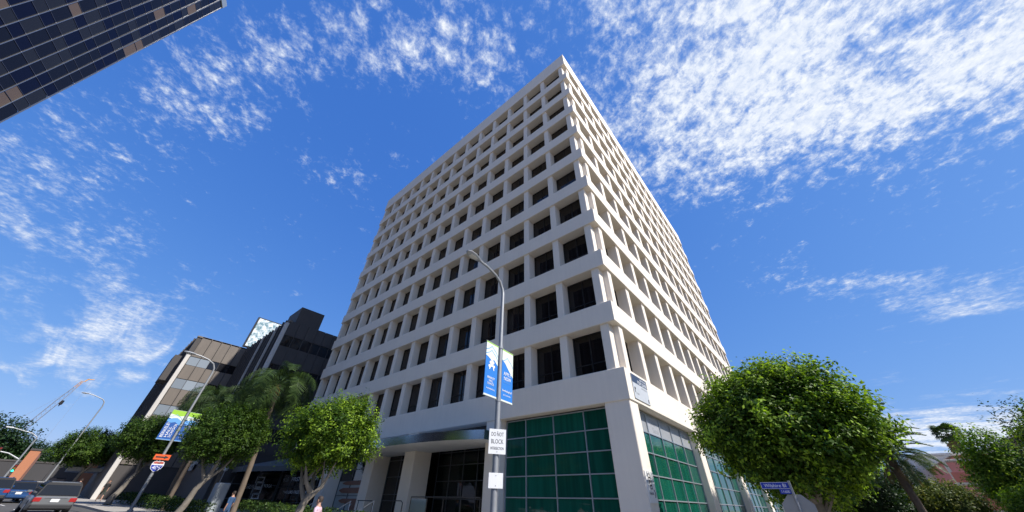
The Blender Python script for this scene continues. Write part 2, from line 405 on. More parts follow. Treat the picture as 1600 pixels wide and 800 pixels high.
for i, tt in enumerate((3.55, 7.1, 14.6, 18.1)):
    b = MB()
    for k in range(0, 36):
        s0 = 4 + k*7.3; s1 = s0 + 2.4
        q = [st(s0, t_curb(s0)-tt-.06, gz(s0)+.004), st(s1, t_curb(s1)-tt-.06, gz(s1)+.004), st(s1, t_curb(s1)-tt+.06, gz(s1)+.004), st(s0, t_curb(s0)-tt+.06, gz(s0)+.004)]
        b.quadlist(q, [(0,1,2,3)])
    o = b.build('lane_marking', paint_w); o['kind'] = 'structure'
strip('centre_line', [s for s in SV if s > 0], lambda s: t_curb(s)-10.9, lambda s: t_curb(s)-10.75, .005, paint_y)
# side street on the right of the white building
b = MB(); b.quadlist([(6.6,-8.2,.002),(17,-8.2,.002),(17,160,.002),(6.6,160,.002)], [(0,1,2,3)]); o = b.build('side_road', asphalt); o['kind'] = 'structure'
b = MB(); b.box(0.02, 6.6, .3, 120, -.1, .13); o = b.build('side_sidewalk', walk_m); o['kind'] = 'structure'
b = MB(); b.box(17, 21, -6, 120, -.1, .13); o = b.build('side_sidewalk', walk_m); o['kind'] = 'structure'

# ================================================================== WHITE OFFICE BUILDING
LL, LR = 38.0, 43.0
HB, H0, FH = 1.234, 1.49, 3.7
Z0 = 5.70
def zb(k): return Z0 + (H0-HB if k else 0) + k*FH          # underside of band k
def hb(k): return H0 if k == 0 else (2.65 if k == 10 else HB)
office = thing('office_building', 'white concrete office tower with a deep grid of fins and dark windows', 'building')
b = MB(); b.box(-LL+.9, -.9, .92, LR-.9, 5.5, zb(10)+.4); b.build('core_wall', core_m, office)
def band(k):
    z, h, c = zb(k), hb(k), .025
    prof = [(.95, 0), (c, 0), (0, c), (0, h-c), (c, h), (.95, h)]
    if k == 10: prof = [(.95, 0), (c, 0), (0, c), (0, h-c), (c, h), (.45, h), (.45, h-.6), (.95, h-.6)]
    if k == 0: prof = [(1.9, 0), (c, 0), (0, c), (0, h-c), (c, h), (1.9, h)]
    b = MB(); rings = []
    for (cx, cy, sx, sy) in ((0,0,-1,1), (0,LR,-1,-1), (-LL,LR,1,-1), (-LL,0,1,1)):
        rings.append([(cx+sx*o, cy+sy*o, z+zz) for o, zz in prof])
    rings.append(rings[0]); b.loft(rings, cap=False)
    b.build('spandrel_band', concrete, office)
for k in range(11): band(k)
b = MB(); b.box(-LL+.4, -.4, .4, LR-.4, zb(10)+1.2, zb(10)+1.5); b.build('roof', mat('roof_gravel', (.35,.33,.31), .95), office)
for i in range(16):
    b = MB(); x = -2.2 - i*.45 - .2*math.sin(i*3); b.tube([(x, .1, zb(10)+2.6), (x+.04*math.sin(i), .1, zb(10)+2.85+.12*math.sin(i*1.7))], .03, 5); b.build('roof_spike', frame_dark, office)
FP, FW = 2.64, .49
fl = MB(); fl.box(-FW/2, FW/2, .12, .93, -.02, FH-HB+.02, .02); fin_left = fl.mesh('fin', concrete)
fr = MB(); fr.box(-.93, -.12, -FW/2, FW/2, -.02, FH-HB+.02, .02); fin_right = fr.mesh('fin', concrete)
def window_meshes(axis, w, h):
    f = MB(); p = MB(); t = .055
    def bx(mb, u0, u1, d0, d1, z0, z1):
        if axis == 'x': mb.box(u0, u1, d0, d1, z0, z1)
        else: mb.box(-d1, -d0, u0, u1, z0, z1)
    bx(f, 0, t, .80, .90, 0, h); bx(f, w-t, w, .80, .90, 0, h); bx(f, t, w-t, .80, .90, 0, t); bx(f, t, w-t, .80, .90, h-t, h)
    bx(f, w/2-.03, w/2+.03, .80, .90, t, h-t); bx(f, t, w/2-.03, .81, .90, .72, .78); bx(f, w/2+.03, w-t, .81, .90, .72, .78)
    bx(p, t-.01, w-t+.01, .845, .86, t-.01, h-t+.01)
    return f.mesh('window', frame_dark), p.mesh('pane', win_glass)
WW = FP - FW
wl_f, wl_p = window_meshes('x', WW, FH-HB); wr_f, wr_p = window_meshes('y', WW, FH-HB)
XF = [-(.69 + FP*i) for i in range(15)]; FPR = 2.625; YF = [.92 + FPR*j for j in range(17)]
for k in range(10):
    z = zb(k)+hb(k)
    for i in range(15):
        link('fin', fin_left, office, (XF[i], 0, z))
        if i < 14:
            w_ = link('window', wl_f, office, (XF[i]-FP+FW/2, 0, z)); link('pane', wl_p, w_)
    for j in range(17):
        link('fin', fin_right, office, (0, YF[j], z))
        if j < 16:
            w_ = link('window', wr_f, office, (0, YF[j]+FW/2, z)); link('pane', wr_p, w_)
# blank infill on the two hidden sides
b = MB(); b.box(-LL+.2, -LL+.9, .95, LR-.5, zb(0)+.3, zb(10)+.2); b.box(-LL+.95, -.95, LR-.9, LR-.2, zb(0)+.3, zb(10)+.2); b.build('rear_wall', concrete2, office)
# ---- ground floor
def pillar(x0, x1, y0, y1, zt=Z0+.05, z0=-.3):
    b = MB(); b.box(x0, x1, y0, y1, z0, zt, .03); return b.build('pillar', concrete2, office)
pillar(-1.32, -.06, .06, 1.0)
pillar(-9.1, -7.95, .06, 1.4); pillar(-17.0, -15.8, .06, 1.5); pillar(-22.1, -20.9, .06, 1.5); pillar(-29.2, -28.1, .06, 1.5); pillar(-37.9, -37.2, 2.2, 3.2)
for y0 in (9.84, 20.3, 30.8, 41.9): pillar(-1.0, -.06, y0, y0+1.06)
# dark recess behind the columns, ceiling and back wall of the lobby
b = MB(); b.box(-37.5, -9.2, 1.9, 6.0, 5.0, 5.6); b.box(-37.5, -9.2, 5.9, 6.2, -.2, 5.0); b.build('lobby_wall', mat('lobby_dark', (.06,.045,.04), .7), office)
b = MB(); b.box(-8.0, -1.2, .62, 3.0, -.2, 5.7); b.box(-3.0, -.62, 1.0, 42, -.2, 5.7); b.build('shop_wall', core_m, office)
b = MB(); b.box(-38.0, 0, .0, 1.9, -.3, .10); b.build('plinth', walk_m, office)

def glazing_x(name, xs, zs, y, glass, frame=frame_alu, bar=.045, label=None, skip=()):
    """a wall of panes facing the street, joints at xs and zs"""
    f = MB()
    for x in xs: f.box(x-bar/2, x+bar/2, y-.07, y+.03, zs[0], zs[-1])
    for z in zs:
        for i in range(len(xs)-1): f.box(xs[i]+bar/2, xs[i+1]-bar/2, y-.06, y+.025, z-bar/2, z+bar/2)
    fo = f.build(name, frame, office)
    if label: fo['label'] = label
    for i in range(len(xs)-1):
        for j in range(len(zs)-1):
            if (i, j) in skip: continue
            g_ = MB(); g_.box(xs[i]+bar/2-.01, xs[i+1]-bar/2+.01, y-.012, y+.006, zs[j]+bar/2-.01, zs[j+1]-bar/2+.01)
            gl = glass(i, j) if callable(glass) else glass
            g_.build('pane', gl, fo)
    return fo
def glazing_y(name, ys, zs, x, glass, frame=frame_alu, bar=.045, label=None):
    f = MB()
    for y in ys: f.box(x-.03, x+.07, y-bar/2, y+bar/2, zs[0], zs[-1])
    for z in zs:
        for i in range(len(ys)-1): f.box(x-.025, x+.06, ys[i]+bar/2, ys[i+1]-bar/2, z-bar/2, z+bar/2)
    fo = f.build(name, frame, office)
    if label: fo['label'] = label
    for i in range(len(ys)-1):
        for j in range(len(zs)-1):
            g_ = MB(); g_.box(x-.006, x+.012, ys[i]+bar/2-.01, ys[i+1]-bar/2+.01, zs[j]+bar/2-.01, zs[j+1]-bar/2+.01)
            gl = glass(i, j) if callable(glass) else glass
            g_.build('pane', gl, fo)
    return fo
ZR = [-.1, .33, 1.2, 2.08, 2.96, 3.84, 4.72, 5.60]
glazing_x('storefront_glazing', [-7.84, -6.43, -4.58, -2.74, -1.42], ZR, .55, green_glass, label='green glass storefront grid by the corner')
panel_grey = mat('grey_panel', (.30, .31, .32), .45, noise=.05)
grey_glass = lambda i, j: panel_grey if j == len(ZR)-2 else green_glass
ysR = [1.0, 2.76, 4.52, 6.28, 8.04, 9.84]
glazing_y('storefront_glazing', ysR, ZR, -.5, grey_glass, label='green glass storefront with grey top panels on the sunlit side')
for y0 in (10.9, 21.36, 31.86):
    y1 = y0 + 9.4 if y0 < 31 else 41.9
    glazing_y('storefront_glazing', [y0 + (y1-y0)*i/5 for i in range(6)], ZR, -.5, green_glass)
ZL = [.1, 1.05, 2.0, 2.95, 3.85, 4.6, 5.5]
def lob(i, j): return lobby_glass
glazing_x('lobby_glazing', [-15.75, -14.4, -13.05, -11.7, -10.4, -9.15], ZL, 2.2, lob, frame=mat('lobby_frame', (.10,.105,.11), .4, metal=.5), label='dark lobby glass behind the steel canopy')
dark_frame = mat('shop_frame', (.12, .125, .13), .45, metal=.5)
dark_glass = glass_mat('shop_dark_glass', (.010, .011, .013), .03, rand=.3)
frost = mat('frosted_film', (.34, .40, .42), .35, noise=.05)
glazing_x('shop_glazing', [-20.85, -19.3, -17.05], [.1, 1.15, 2.2, 3.25, 4.3, 5.3], 1.45, dark_glass, frame=dark_frame)
glazing_x('shop_glazing', [-28.05, -26.0, -24.0, -22.15], [.1, 1.15, 2.1, 3.1, 3.9, 4.6, 5.3], 1.35, lambda i, j: frost if j < 3 else dark_glass, frame=dark_frame, label='frosted shop window with a poster beside the column')
glazing_x('shop_glazing', [-41.9, -39.0, -35.8, -32.5, -29.25], [.1, 1.5, 2.75, 4.1, 5.3], 1.35, dark_glass, frame=dark_frame, label='black glass shop front carrying white lettering')
# lights glowing in the lobby
lamp_m = mat('lobby_lamp', (1,.9,.75), .5, emit=((1,.86,.62), 5.0))
for (x, y, z, w_) in ((-12.6,3.4,4.98,.7),(-10.9,3.7,4.98,.8),(-12.0,4.6,4.6,.12),(-10.9,5.0,4.3,.12),(-13.6,5.2,2.4,.3)):
    b = MB(); b.box(x-w_/2, x+w_/2, y-.06, y+.06, z-.03, z); b.build('ceiling_light', lamp_m, office)
b = MB(); b.box(-15.5, -9.3, 3.2, 5.8, .1, .12); b.build('lobby_floor', mat('lobby_floor_m', (.22,.2,.18), .3), office)
# poster people: brown outstretched arms on white film (flat print)
skin_print = mat('poster_brown', (.20, .085, .05), .5, noise=.15, nscale=6)
po = MB()
def limb(x0, x1, z, r): po.prism([(x0, z-.03), (x0+.6, z-r), (x1, z-r*1.2), (x1, z+r*1.2), (x0+.6, z+r), (x0, z+.03)], (0, 1.262, 0), (1,0,0), (0,0,1), (0,.012,0))
limb(-27.3, -24.2, 2.95, .12); limb(-27.6, -22.4, 2.45, .17); limb(-27.2, -22.6, 1.75, .15)
po.prism([(-25.3, 1.2), (-22.3, 1.2), (-22.3, 1.6), (-23.5, 1.75), (-24.8, 1.6)], (0,1.258,0), (1,0,0), (0,0,1), (0,.012,0))
po.build('poster_figure', skin_print, office)
po = MB(); po.prism([(.0+.38*math.cos(a), .38*math.sin(a)) for a in [i*math.pi/8 for i in range(16)]], (-23.7, 1.258, 3.35), (1,0,0), (0,0,1), (0,.012,0))
po.prism([(-.9,-.25),(.9,-.25),(.9,.25),(-.9,.25)], (-23.3, 1.255, 1.0), (1,0,0), (0,0,1), (0,.012,0)); po.build('poster_hair', ink_black, office)

def eight_logo(parent, centre, right, up, size, m_):
    """an outlined 8 of two stacked, slanted blocks, the sign's emblem"""
    r = Vector(right); u = Vector(up); n_ = r.cross(u); b = MB(); c = Vector(centre)
    for (ox, oy, w_, h_) in ((-.05,.30,.40,.30),(.0,.05,.36,.36),(-.02,-.18,.44,.36),(.03,-.42,.36,.26)):
        for (x0, x1, y0, y1) in ((-w_/2, w_/2, h_/2-.05, h_/2), (-w_/2, w_/2, -h_/2, -h_/2+.05), (-w_/2, -w_/2+.05, -h_/2+.05, h_/2-.05), (w_/2-.05, w_/2, -h_/2+.05, h_/2-.05)):
            b.prism([(x0+ox, y0+oy), (x1+ox, y0+oy), (x1+ox, y1+oy), (x0+ox, y1+oy)], c - n_*.004*size, r*size, u*size, n_*.012*size)
    return b.build('logo', m_, parent)
ex, ez, ey = (1,0,0), (0,0,1), (0,1,0)
text('$35   FIRST   MONTH', office, (-36.7, 1.27, 3.40), ex, ez, .40, ink_white, 8.6)
text('2 HOURS FREE PARKING', office, (-36.4, 1.27, 2.33), ex, ez, .26, ink_white, 7.2)
# house number on the band over the canopy
text('11676', office, (-22.0, -.03, 5.93+.08), ex, ez, .58, mat('number_steel', (.20,.22,.25), .35, metal=.7), 2.3)
# steel canopy with a bowed front
def canopy():
    pts = [(-8.0, .05), (-8.0, -1.18), (-8.4, -1.36), (-9.0, -1.60), (-10.1, -1.96), (-11.2, -2.18), (-12.4, -2.33), (-14, -2.43), (-16, -2.47), (-18, -2.45), (-20, -2.33), (-21.4, -2.15), (-22.4, -1.95), (-22.4, .05)]
    top = 5.02; bot = 4.56
    fas = MB(); inner = [(x*.998 - .02, y*.97+.03) for x, y in pts]
    n_ = len(pts)
    for (x, y) in pts: fas.v += [(x, y, bot), (x, y, top)]
    for i in range(n_-1): fas.f.append([2*i, 2*i+2, 2*i+3, 2*i+1]); fas.mi.append(0)
    f = fas.build('canopy', steel, office, smooth=True)
    b = MB(); poly = [(x + (.03 if x < -22.3 else -.03 if x > -8.1 else 0), y+.04) for x, y in pts[1:-1]] + [(-22.37, .04), (-22.1, 1.3), (-9.12, 1.3), (-9.12, .04), (-8.03, .04)]
    b.prism(poly, (0,0,bot+.02), ex, ey, (0,0,top-bot-.06)); b.build('canopy_soffit', white_m, f)
canopy()
# signs fixed to the sunlit side
sg = thing('leasing_sign', 'white leasing board with dark blue header on the sunlit corner band', 'sign', (0, 0, 0))
b = MB(); b.box(.004, .04, .62, 2.50, 5.86, 7.02); b.build('board', mat('board_grey_white', (.50,.52,.54), .5, noise=.06), sg)
b = MB(); b.box(.041, .046, .62, 2.50, 6.62, 7.02); b.build('header', mat('header_blue', (.035,.055,.10), .5), sg)
text('NOW AVAILABLE', sg, (.047, 2.02, 6.90), ey, ez, .09, ink_white, .8); text('FOR LEASE', sg, (.047, 1.85, 6.73), ey, ez, .16, ink_white, 1.15)
text('OFFICE SPACE', sg, (.042, 2.0, 6.5), ey, ez, .07, ink_grey, .7)
b = MB(); b.box(.041, .045, .74, .80, 6.15, 6.40); b.box(.041, .045, .80, .88, 6.3, 6.40); b.box(.041, .045, 2.27, 2.36, 5.93, 6.1); b.build('emblem', ink_black, sg)
text('broker', sg, (.042, 1.05, 6.15), ey, ez, .12, ink_grey, .36)
sg = thing('parking_sign', 'white yoga parking sign with arrow on the sunlit corner pillar', 'sign', (-.06, 0, 0))
b = MB(); b.box(.004, .03, .10, .92, 1.95, 3.0); b.build('board', mat('sign_offwhite', (.82,.80,.76), .5), sg)
eight_logo(sg, (.032, .48, 2.68), ey, ez, .52, ink_black)
text('HOT', sg, (.032, .24, 2.66), ey, ez, .06, ink_grey, .18); text('YOGA', sg, (.032, .75, 2.66), ey, ez, .06, ink_grey, .22)
text('PARKING', sg, (.032, .42, 2.25), ey, ez, .09, ink_black, .42)
b = MB(); b.prism([(0,.13),(.05,.13),(.14,0),(.05,-.13),(0,-.13),(.08,0)], (.031,.70,2.25), ey, ez, (.005,0,0)); b.build('arrow', ink_black, sg)
b = MB(); b.box(-.49, -.475, 2.80, 4.48, 4.75, 5.57); o = b.build('panel_sign', mat('panel_sign_grey', (.36,.37,.39), .45), office)
text('Cedars', o, (-.474, 3.70, 5.30), ey, ez, .26, ink_grey, 1.0); text('Sinai', o, (-.474, 3.85, 4.95), ey, ez, .26, ink_grey, .8)

# ================================================================== DARK GLASS TOWER, upper left
def tower():
    ax = Vector((-math.cos(R(20.6)), math.sin(R(20.6)), 0))      # along the visible face, towards its far corner
    E_ = Vector((CAM.x - 60.1, CAM.y - 24.6, 0))                  # far corner at the ground
    rot = math.atan2(ax.y, ax.x)
    t = thing('glass_tower', 'dark glass tower with bright vertical mullions, cut off by the top left corner', 'building', E_, rot)
    # local: +x continues along the face away; face runs to -x; camera side is +y or -y
    tocam = (Vector((CAM.x, CAM.y, 0)) - E_); ly = Vector((-ax.y, ax.x, 0)); sg_ = 1 if tocam.dot(ly) > 0 else -1
    Wd, Hh, P_, F_ = 42.0, 83.2, 1.53, 3.9
    b = MB(); b.box(-Wd, 0, *(sorted((-.25*sg_, -30*sg_))), -1, Hh-.3); b.build('body', mat('tower_body', (.015,.016,.022), .3), t)
    gmats = [glass_mat('tower_glass_a', (.010,.011,.018), .04, ior=1.25), glass_mat('tower_glass_b', (.020,.021,.026), .08, ior=1.28), glass_mat('tower_glass_c', (.006,.007,.020), .03, ior=1.25)]
    tan = mat('tower_blind', (.11,.075,.055), .6)
    rnd = random.Random(11)
    ncol = int(Wd/P_); nf = 21
    vis = MB(); vis.box(0,0,0,0,0,0); 
    pv = {}
    for hgt, nm in ((2.32,'v'),(1.44,'s')):
        for gi in range(4):
            q = MB(); q.box(.05, P_-.05, *(sorted((-.06*sg_, .0))), .03, hgt-.03); pv[nm, gi] = q.mesh('panel', gmats[gi] if gi < 3 else tan)
    rest = MB()
    for c in range(ncol):
        x0 = -(c+1)*P_
        for f in range(nf):
            z0 = 1.3 + f*F_
            for nm, zz in (('v', z0), ('s', z0+2.4)):
                if c < 9 and z0 > 24:
                    g_ = rnd.choices((0,1,2,3), (4,3,3,1.3 if nm == 's' else .35))[0]
                    link('panel', pv[nm, g_], t, (x0, 0, zz))
                else:
                    h_ = 2.32 if nm == 'v' else 1.44; rest.box(x0+.05, x0+P_-.05, *(sorted((-.06*sg_, 0))), zz+.03, zz+h_-.03)
    o = rest.build('far_panels', gmats[0], t); o['kind'] = 'stuff'
    mm = mat('tower_mullion', (.30,.31,.33), .3, metal=.7)
    q = MB(); q.box(-.032, .032, *(sorted((0.0, .09*sg_))), 0, Hh-1.2); me = q.mesh('mullion', mm)
    for c in range(ncol+1): link('mullion', me, t, (-c*P_, 0, 0))
    q = MB(); q.box(-Wd, 0, *(sorted((-.05*sg_, .03*sg_))), -.025, .025); me = q.mesh('transom', mat('tower_transom', (.10,.10,.12), .4, metal=.6))
    for f in range(nf):
        for dz in (0, 2.4): link('transom', me, t, (0, 0, 1.3+f*F_+dz-.01))
    b = MB(); b.box(-Wd-.02, .06, *(sorted((.17*sg_, -30*sg_))), Hh-1.6, Hh, .03); b.build('parapet', mat('tower_parapet', (.32,.37,.40), .35, metal=.3), t)
tower()

# ================================================================== BROWN BUILDING, left
def brown_building():
    t = thing('brown_building', 'dark brown panelled building with two wings, left of the white tower', 'building', (0,0,0))
    b = MB(); b.box(-60.02, -42, -4.9, 20, -1, 20.4); b.box(-84, -60.02, -11.4, 20, -1, 20.8); b.build('wall', brown_dark, t)
    b = MB(); b.box(-46.5, -42.03, -4.3, -1.2, 20.4, 22.85); b.build('roof_box', brown_dark, t)
    b = MB(); b.box(-64, -61.0, -12.4, -11.4, 14.5, 18.0); b.build('balcony_box', brown_dark, t)
    # sunlit face of the far wing: columns of tall panels between window rows
    rows = [(18.0, 20.95), (14.9, 16.75), (11.5, 13.55), (8.1, 10.15), (4.7, 6.8)]; wrows = [(16.8, 17.95), (13.6, 14.85), (10.2, 11.45), (6.85, 8.05)]
    ys = [-10.85, -9.62, -8.40, -7.18, -5.96, -4.92]
    wg = glass_mat('brown_window', (.012,.012,.014), .04, rand=.4); wl = glass_mat('pale_window', (.22,.25,.28), .1, rand=.25)
    for i in range(5):
        for (z0, z1) in rows:
            q = MB(); q.box(-60.0, -59.90, ys[i]+.045, ys[i+1]-.045, z0, z1); q.build('panel', brown, t)
        for j, (z0, z1) in enumerate(wrows):
            q = MB(); q.box(-60.0, -59.96, ys[i]+.03, ys[i+1]-.03, z0, z1); q.build('window', wl if i < 2 + (j > 0) else wg, t)
    q = MB(); q.box(-60.0, -59.62, -11.38, -10.92, -1, 18.05, .02); q.build('pilaster', beige, t)
    # near wing: ribbed front, corner pilaster, panels and windows of the side
    for k in range(14):
        x = -43.3 - k*1.25; q = MB(); q.box(x-.09, x+.09, -5.12, -4.9, 4.8, 20.9 + (.12 if k % 2 else 0)); q.build('rib', beige if k in (3, 7) else brown_dark, t)
    q = MB(); q.box(-42.62, -41.96, -5.25, -4.88, 3.9, 20.2, .02); q.build('pilaster', beige, t)
    yn = [-4.85, -3.7, -2.5, -1.3, -.15, 1.0, 2.15, 3.3]
    for i in range(7):
        for (z0, z1) in ((18.6, 20.5), (14.9, 17.15), (11.5, 13.5), (8.1, 10.1), (5.6, 6.7)):
            q = MB(); q.box(-42, -41.93, yn[i]+.03, yn[i+1]-.03, z0, z1); q.build('panel', brown_dark, t)
        for (z0, z1) in ((17.2, 18.55), (13.55, 14.85), (10.15, 11.45), (6.75, 8.05)):
            q = MB(); q.box(-42, -41.97, yn[i]+.06, yn[i+1]-.06, z0, z1); q.build('window', wg, t)
    # front windows of both wings, facing the street
    for k in range(12):
        x = -61.5 - k*1.8; q = MB(); q.box(x-.1, x+.1, -11.6, -11.4, 4.8, 20.9); q.build('rib', brown_dark, t)
    q = MB(); q.box(-60.3, -59.9, -11.45, 20, 20.78, 20.98); q.box(-60.0, -41.9, -5.0, -4.6, 20.38, 20.6); q.build('coping', brown, t)
    # entrance canopy at the far wing and signboard
    q = MB(); q.box(-76, -70, -14.6, -11.4, 4.1, 4.5); q.build('entrance_canopy', galv, t)
    # yoga shop glass beside the white tower
    f = MB()
    for y in (-3.2, -1.0, 1.15): f.box(-41.93, -41.80, y-.05, y+.05, .3, 4.3)
    for z in (1.7, 2.9, 4.25): f.box(-41.93, -41.82, -3.2, 1.15, z-.03, z+.03)
    fo = f.build('shop_glazing', dark_frame, t); fo['label'] = 'black glass shop front with a white figure eight emblem'
    for (y0, y1) in ((-3.15, -1.05), (-.95, 1.1)):
        for (z0, z1) in ((.3, 1.67), (1.73, 2.87), (2.93, 4.22)):
            q = MB(); q.box(-41.93, -41.88, y0, y1, z0, z1); q.build('pane', dark_glass, fo)
    eight_logo(t, (-41.83, -.62, 2.75), ey, ez, 1.9, ink_white)
    text('HOT', t, (-41.82, -1.40, 2.68), ey, ez, .30, ink_white, .62); text('YOGA', t, (-41.82, .22, 2.85), ey, ez, .30, ink_white, .80)
    # grey fabric awning over the shop corner
    aw = MB(); pk = (-41.6, 1.3, 5.5); c = [(-38.6, -3.6, 4.25), (-38.6, 1.2, 4.65), (-41.9, 1.3, 4.7), (-41.9, -3.6, 4.25)]
    aw.v += [pk] + c + [(p[0], p[1], p[2]-.45) for p in c]
    for i in range(4): aw.f.append([0, 1+i, 1+(i+1) % 4]); aw.mi.append(0)
    for i in (0, 1, 3): aw.f.append([1+i, 5+i, 5+(i+1) % 4, 1+(i+1) % 4]); aw.mi.append(0)
    aw.build('awning', mat('awning_grey', (.17,.175,.18), .85, noise=.06), t)
    bb = thing('wall_board', 'pale notice board on the dark wall behind the freeway sign', 'sign', (-59.9, 0, 0))
    return t
def remove(o):
    bpy.data.objects.remove(o)
brown_building()
for o in [o for o in bpy.data.objects if o.name == 'wall_board']: remove(o)
wb_ = thing('wall_board', 'pale printed notice board on the dark wall behind the freeway sign', 'sign', (-53.0, -5.12, 4.2))
q = MB(); q.box(-.95, .95, -.06, .0, 0, 1.0); q.build('board', mat('board_pale', (.36,.38,.39), .5, noise=.1, nscale=3), wb_)
text('NOTICE', wb_, (0, -.062, 1.16), ex, ez, .16, ink_white, 1.5); text('for lease', wb_, (-.3, -.062, .7), ex, ez, .14, ink_grey, .9); text('call today', wb_, (-.3, -.062, .4), ex, ez, .12, ink_grey, .8)
q = MB(); q.box(.45, .8, -.07, -.06, .15, .5); q.build('picture', ink_black, wb_)
# rooftop billboard
def billboard():
    t = thing('rooftop_billboard', 'billboard with a mottled sky print on the roof of the brown building', 'billboard', (-66, 0, 0))
    m_ = bpy.data.materials.new('billboard_print'); m_.use_nodes = True; N = m_.node_tree.nodes; L = m_.node_tree.links
    tc = N.new('ShaderNodeTexCoord'); n = N.new('ShaderNodeTexNoise'); n.inputs['Scale'].default_value = 1.4; n.inputs['Detail'].default_value = 8; n.inputs['Roughness'].default_value = .65
    L.new(tc.outputs['Object'], n.inputs['Vector']); cr = N.new('ShaderNodeValToRGB'); cr.color_ramp.elements[0].position = .42; cr.color_ramp.elements[0].color = (.10,.22,.27,1)
    cr.color_ramp.elements[1].position = .58; cr.color_ramp.elements[1].color = (.75,.8,.82,1); L.new(n.outputs[0], cr.inputs[0]); L.new(cr.outputs[0], N['Principled BSDF'].inputs['Base Color'])
    b = MB(); b.box(-.02, .05, -4.6, 2.5, 23.2, 28.5); b.build('poster', m_, t)
    b = MB(); b.box(-.45, -.03, -4.85, 2.6, 23.0, 28.7); b.build('back_frame', black_m, t)
    b = MB(); b.box(-.6, .9, -4.8, 2.6, 22.35, 22.5); b.build('walkway', galv, t)
    for y in (-4.0, -1.0, 2.0): b = MB(); b.tube([(-.2, y, 20.5), (-.2, y, 23.2)], .12); b.build('support_post', black_m, t)
billboard()
# far orange and low buildings down the street
def low_building(label, x0, x1, y0, y1, h, m_, wins=True, base=1.2):
    t = thing('shop_building', label, 'building', (0,0,0))
    b = MB(); b.box(x0, x1, y0, y1, base-2, base+h, .03); b.build('wall', m_, t)
    b = MB(); b.box(x0-.1, x1+.1, y0-.1, y1+.1, base+h-.02, base+h+.3, .03); b.build('coping', brown_dark, t)
    if wins:
        n_ = max(1, int((y1-y0)/3)); wg = glass_mat('low_window', (.015,.016,.02), .04, rand=.3)
        for i in range(n_):
            y = y0 + (i+.5)*(y1-y0)/n_
            for z in (1.0, 4.0):
                if z + 1.6 < h: b = MB(); b.box(x1-.02, x1+.04, y-.9, y+.9, base+z, base+z+1.6); b.build('window', wg, t)
        n_ = max(1, int((x1-x0)/3))
        for i in range(n_):
            x = x0 + (i+.5)*(x1-x0)/n_
            for z in (.8,):
                b = MB(); b.box(x-1.1, x+1.1, y0-.04, y0+.02, base+z, base+z+2.2); b.build('window', wg, t)
orange = mat('orange_stucco', (.42,.17,.085), .8, noise=.06); dark_st = mat('charcoal_stucco', (.05,.048,.05), .8)
low_building('orange stucco wall building beyond the brown building', -92, -86.5, -12.7, -10.5, 7.2, orange, wins=False)
low_building('charcoal shop building between the two orange walls', -110, -96, -16.2, 6, 5.6, dark_st)
low_building('slim orange building farthest down the street', -122, -112, -20.6, -19.2, 7.0, orange, wins=False)
low_building('dark grey shop building beneath the far dark trees', -140, -126, -26.5, -4, 5.6, dark_st)

# ================================================================== STREET LAMPS, SIGNS
def banner(parent, x0, x1, z0, z1, style, axis_o, name='banner'):
    """double sided cloth banner in the local YZ plane (y = across), thickness along x"""
    w = x1-x0; h = z1-z0
    b = MB(); b.box(-.008, .008, x0, x1, z0, z1); root = b.build(name, banner_blue if style < 2 else banner_deep, parent)
    for sgn in (1, -1):
        off = .009*sgn
        def shape(nm, poly, m_, k):
            q = MB(); q.prism([(x0+p[0]*w, z0+p[1]*h) for p in poly], (off + sgn*.002*k, 0, 0), ey, ez, (sgn*.001, 0, 0)); q.build(nm, m_, root)
        shape('top_strip', [(0,.72),(.2,.70),(.45,.66),(.7,.68),(1,.60),(1,1),(0,1)] if style != 1 else [(0,.78),(.3,.72),(.6,.62),(1,.50),(1,1),(0,1)], banner_cream, 0)
        if style == 2: shape('top_band', [(0,.86),(.3,.84),(.6,.80),(1,.84),(1,1),(0,1)], banner_green, 1)
        else: shape('top_band', [(0,.975),(1,.975),(1,1),(0,1)], banner_green, 1)
        for dz_ in ((0, .08) if style == 0 else (0,)):
            shape('hill_line', [(0,.76+dz_),(.25,.80+dz_),(.45,.86+dz_),(.6,.82+dz_),(.8,.78+dz_),(1,.70+dz_),(1,.685+dz_),(.8,.765+dz_),(.6,.805+dz_),(.45,.845+dz_),(.25,.785+dz_),(0,.745+dz_)], banner_light, 2)
        if style == 2: shape('hill', [(0,.66),(.3,.72),(.6,.74),(1,.66),(1,.5),(.6,.6),(.3,.56),(0,.6)], banner_light, 3)
        shape('bottom_strip', [(0,.0),(1,.0),(1,.03),(0,.03)], banner_cream if style < 2 else banner_light, 1)
    return root
def banner_text(root, s, y, z, hgt, w, vertical=False, m_=None):
    for sgn in (1, -1):
        r = Vector((0, sgn, 0)); u = Vector((0,0,1))
        if vertical: r, u = u, Vector((0, -sgn, 0))
        text(s, root, (sgn*.014, y, z), r, u, hgt, m_ or ink_white, w)
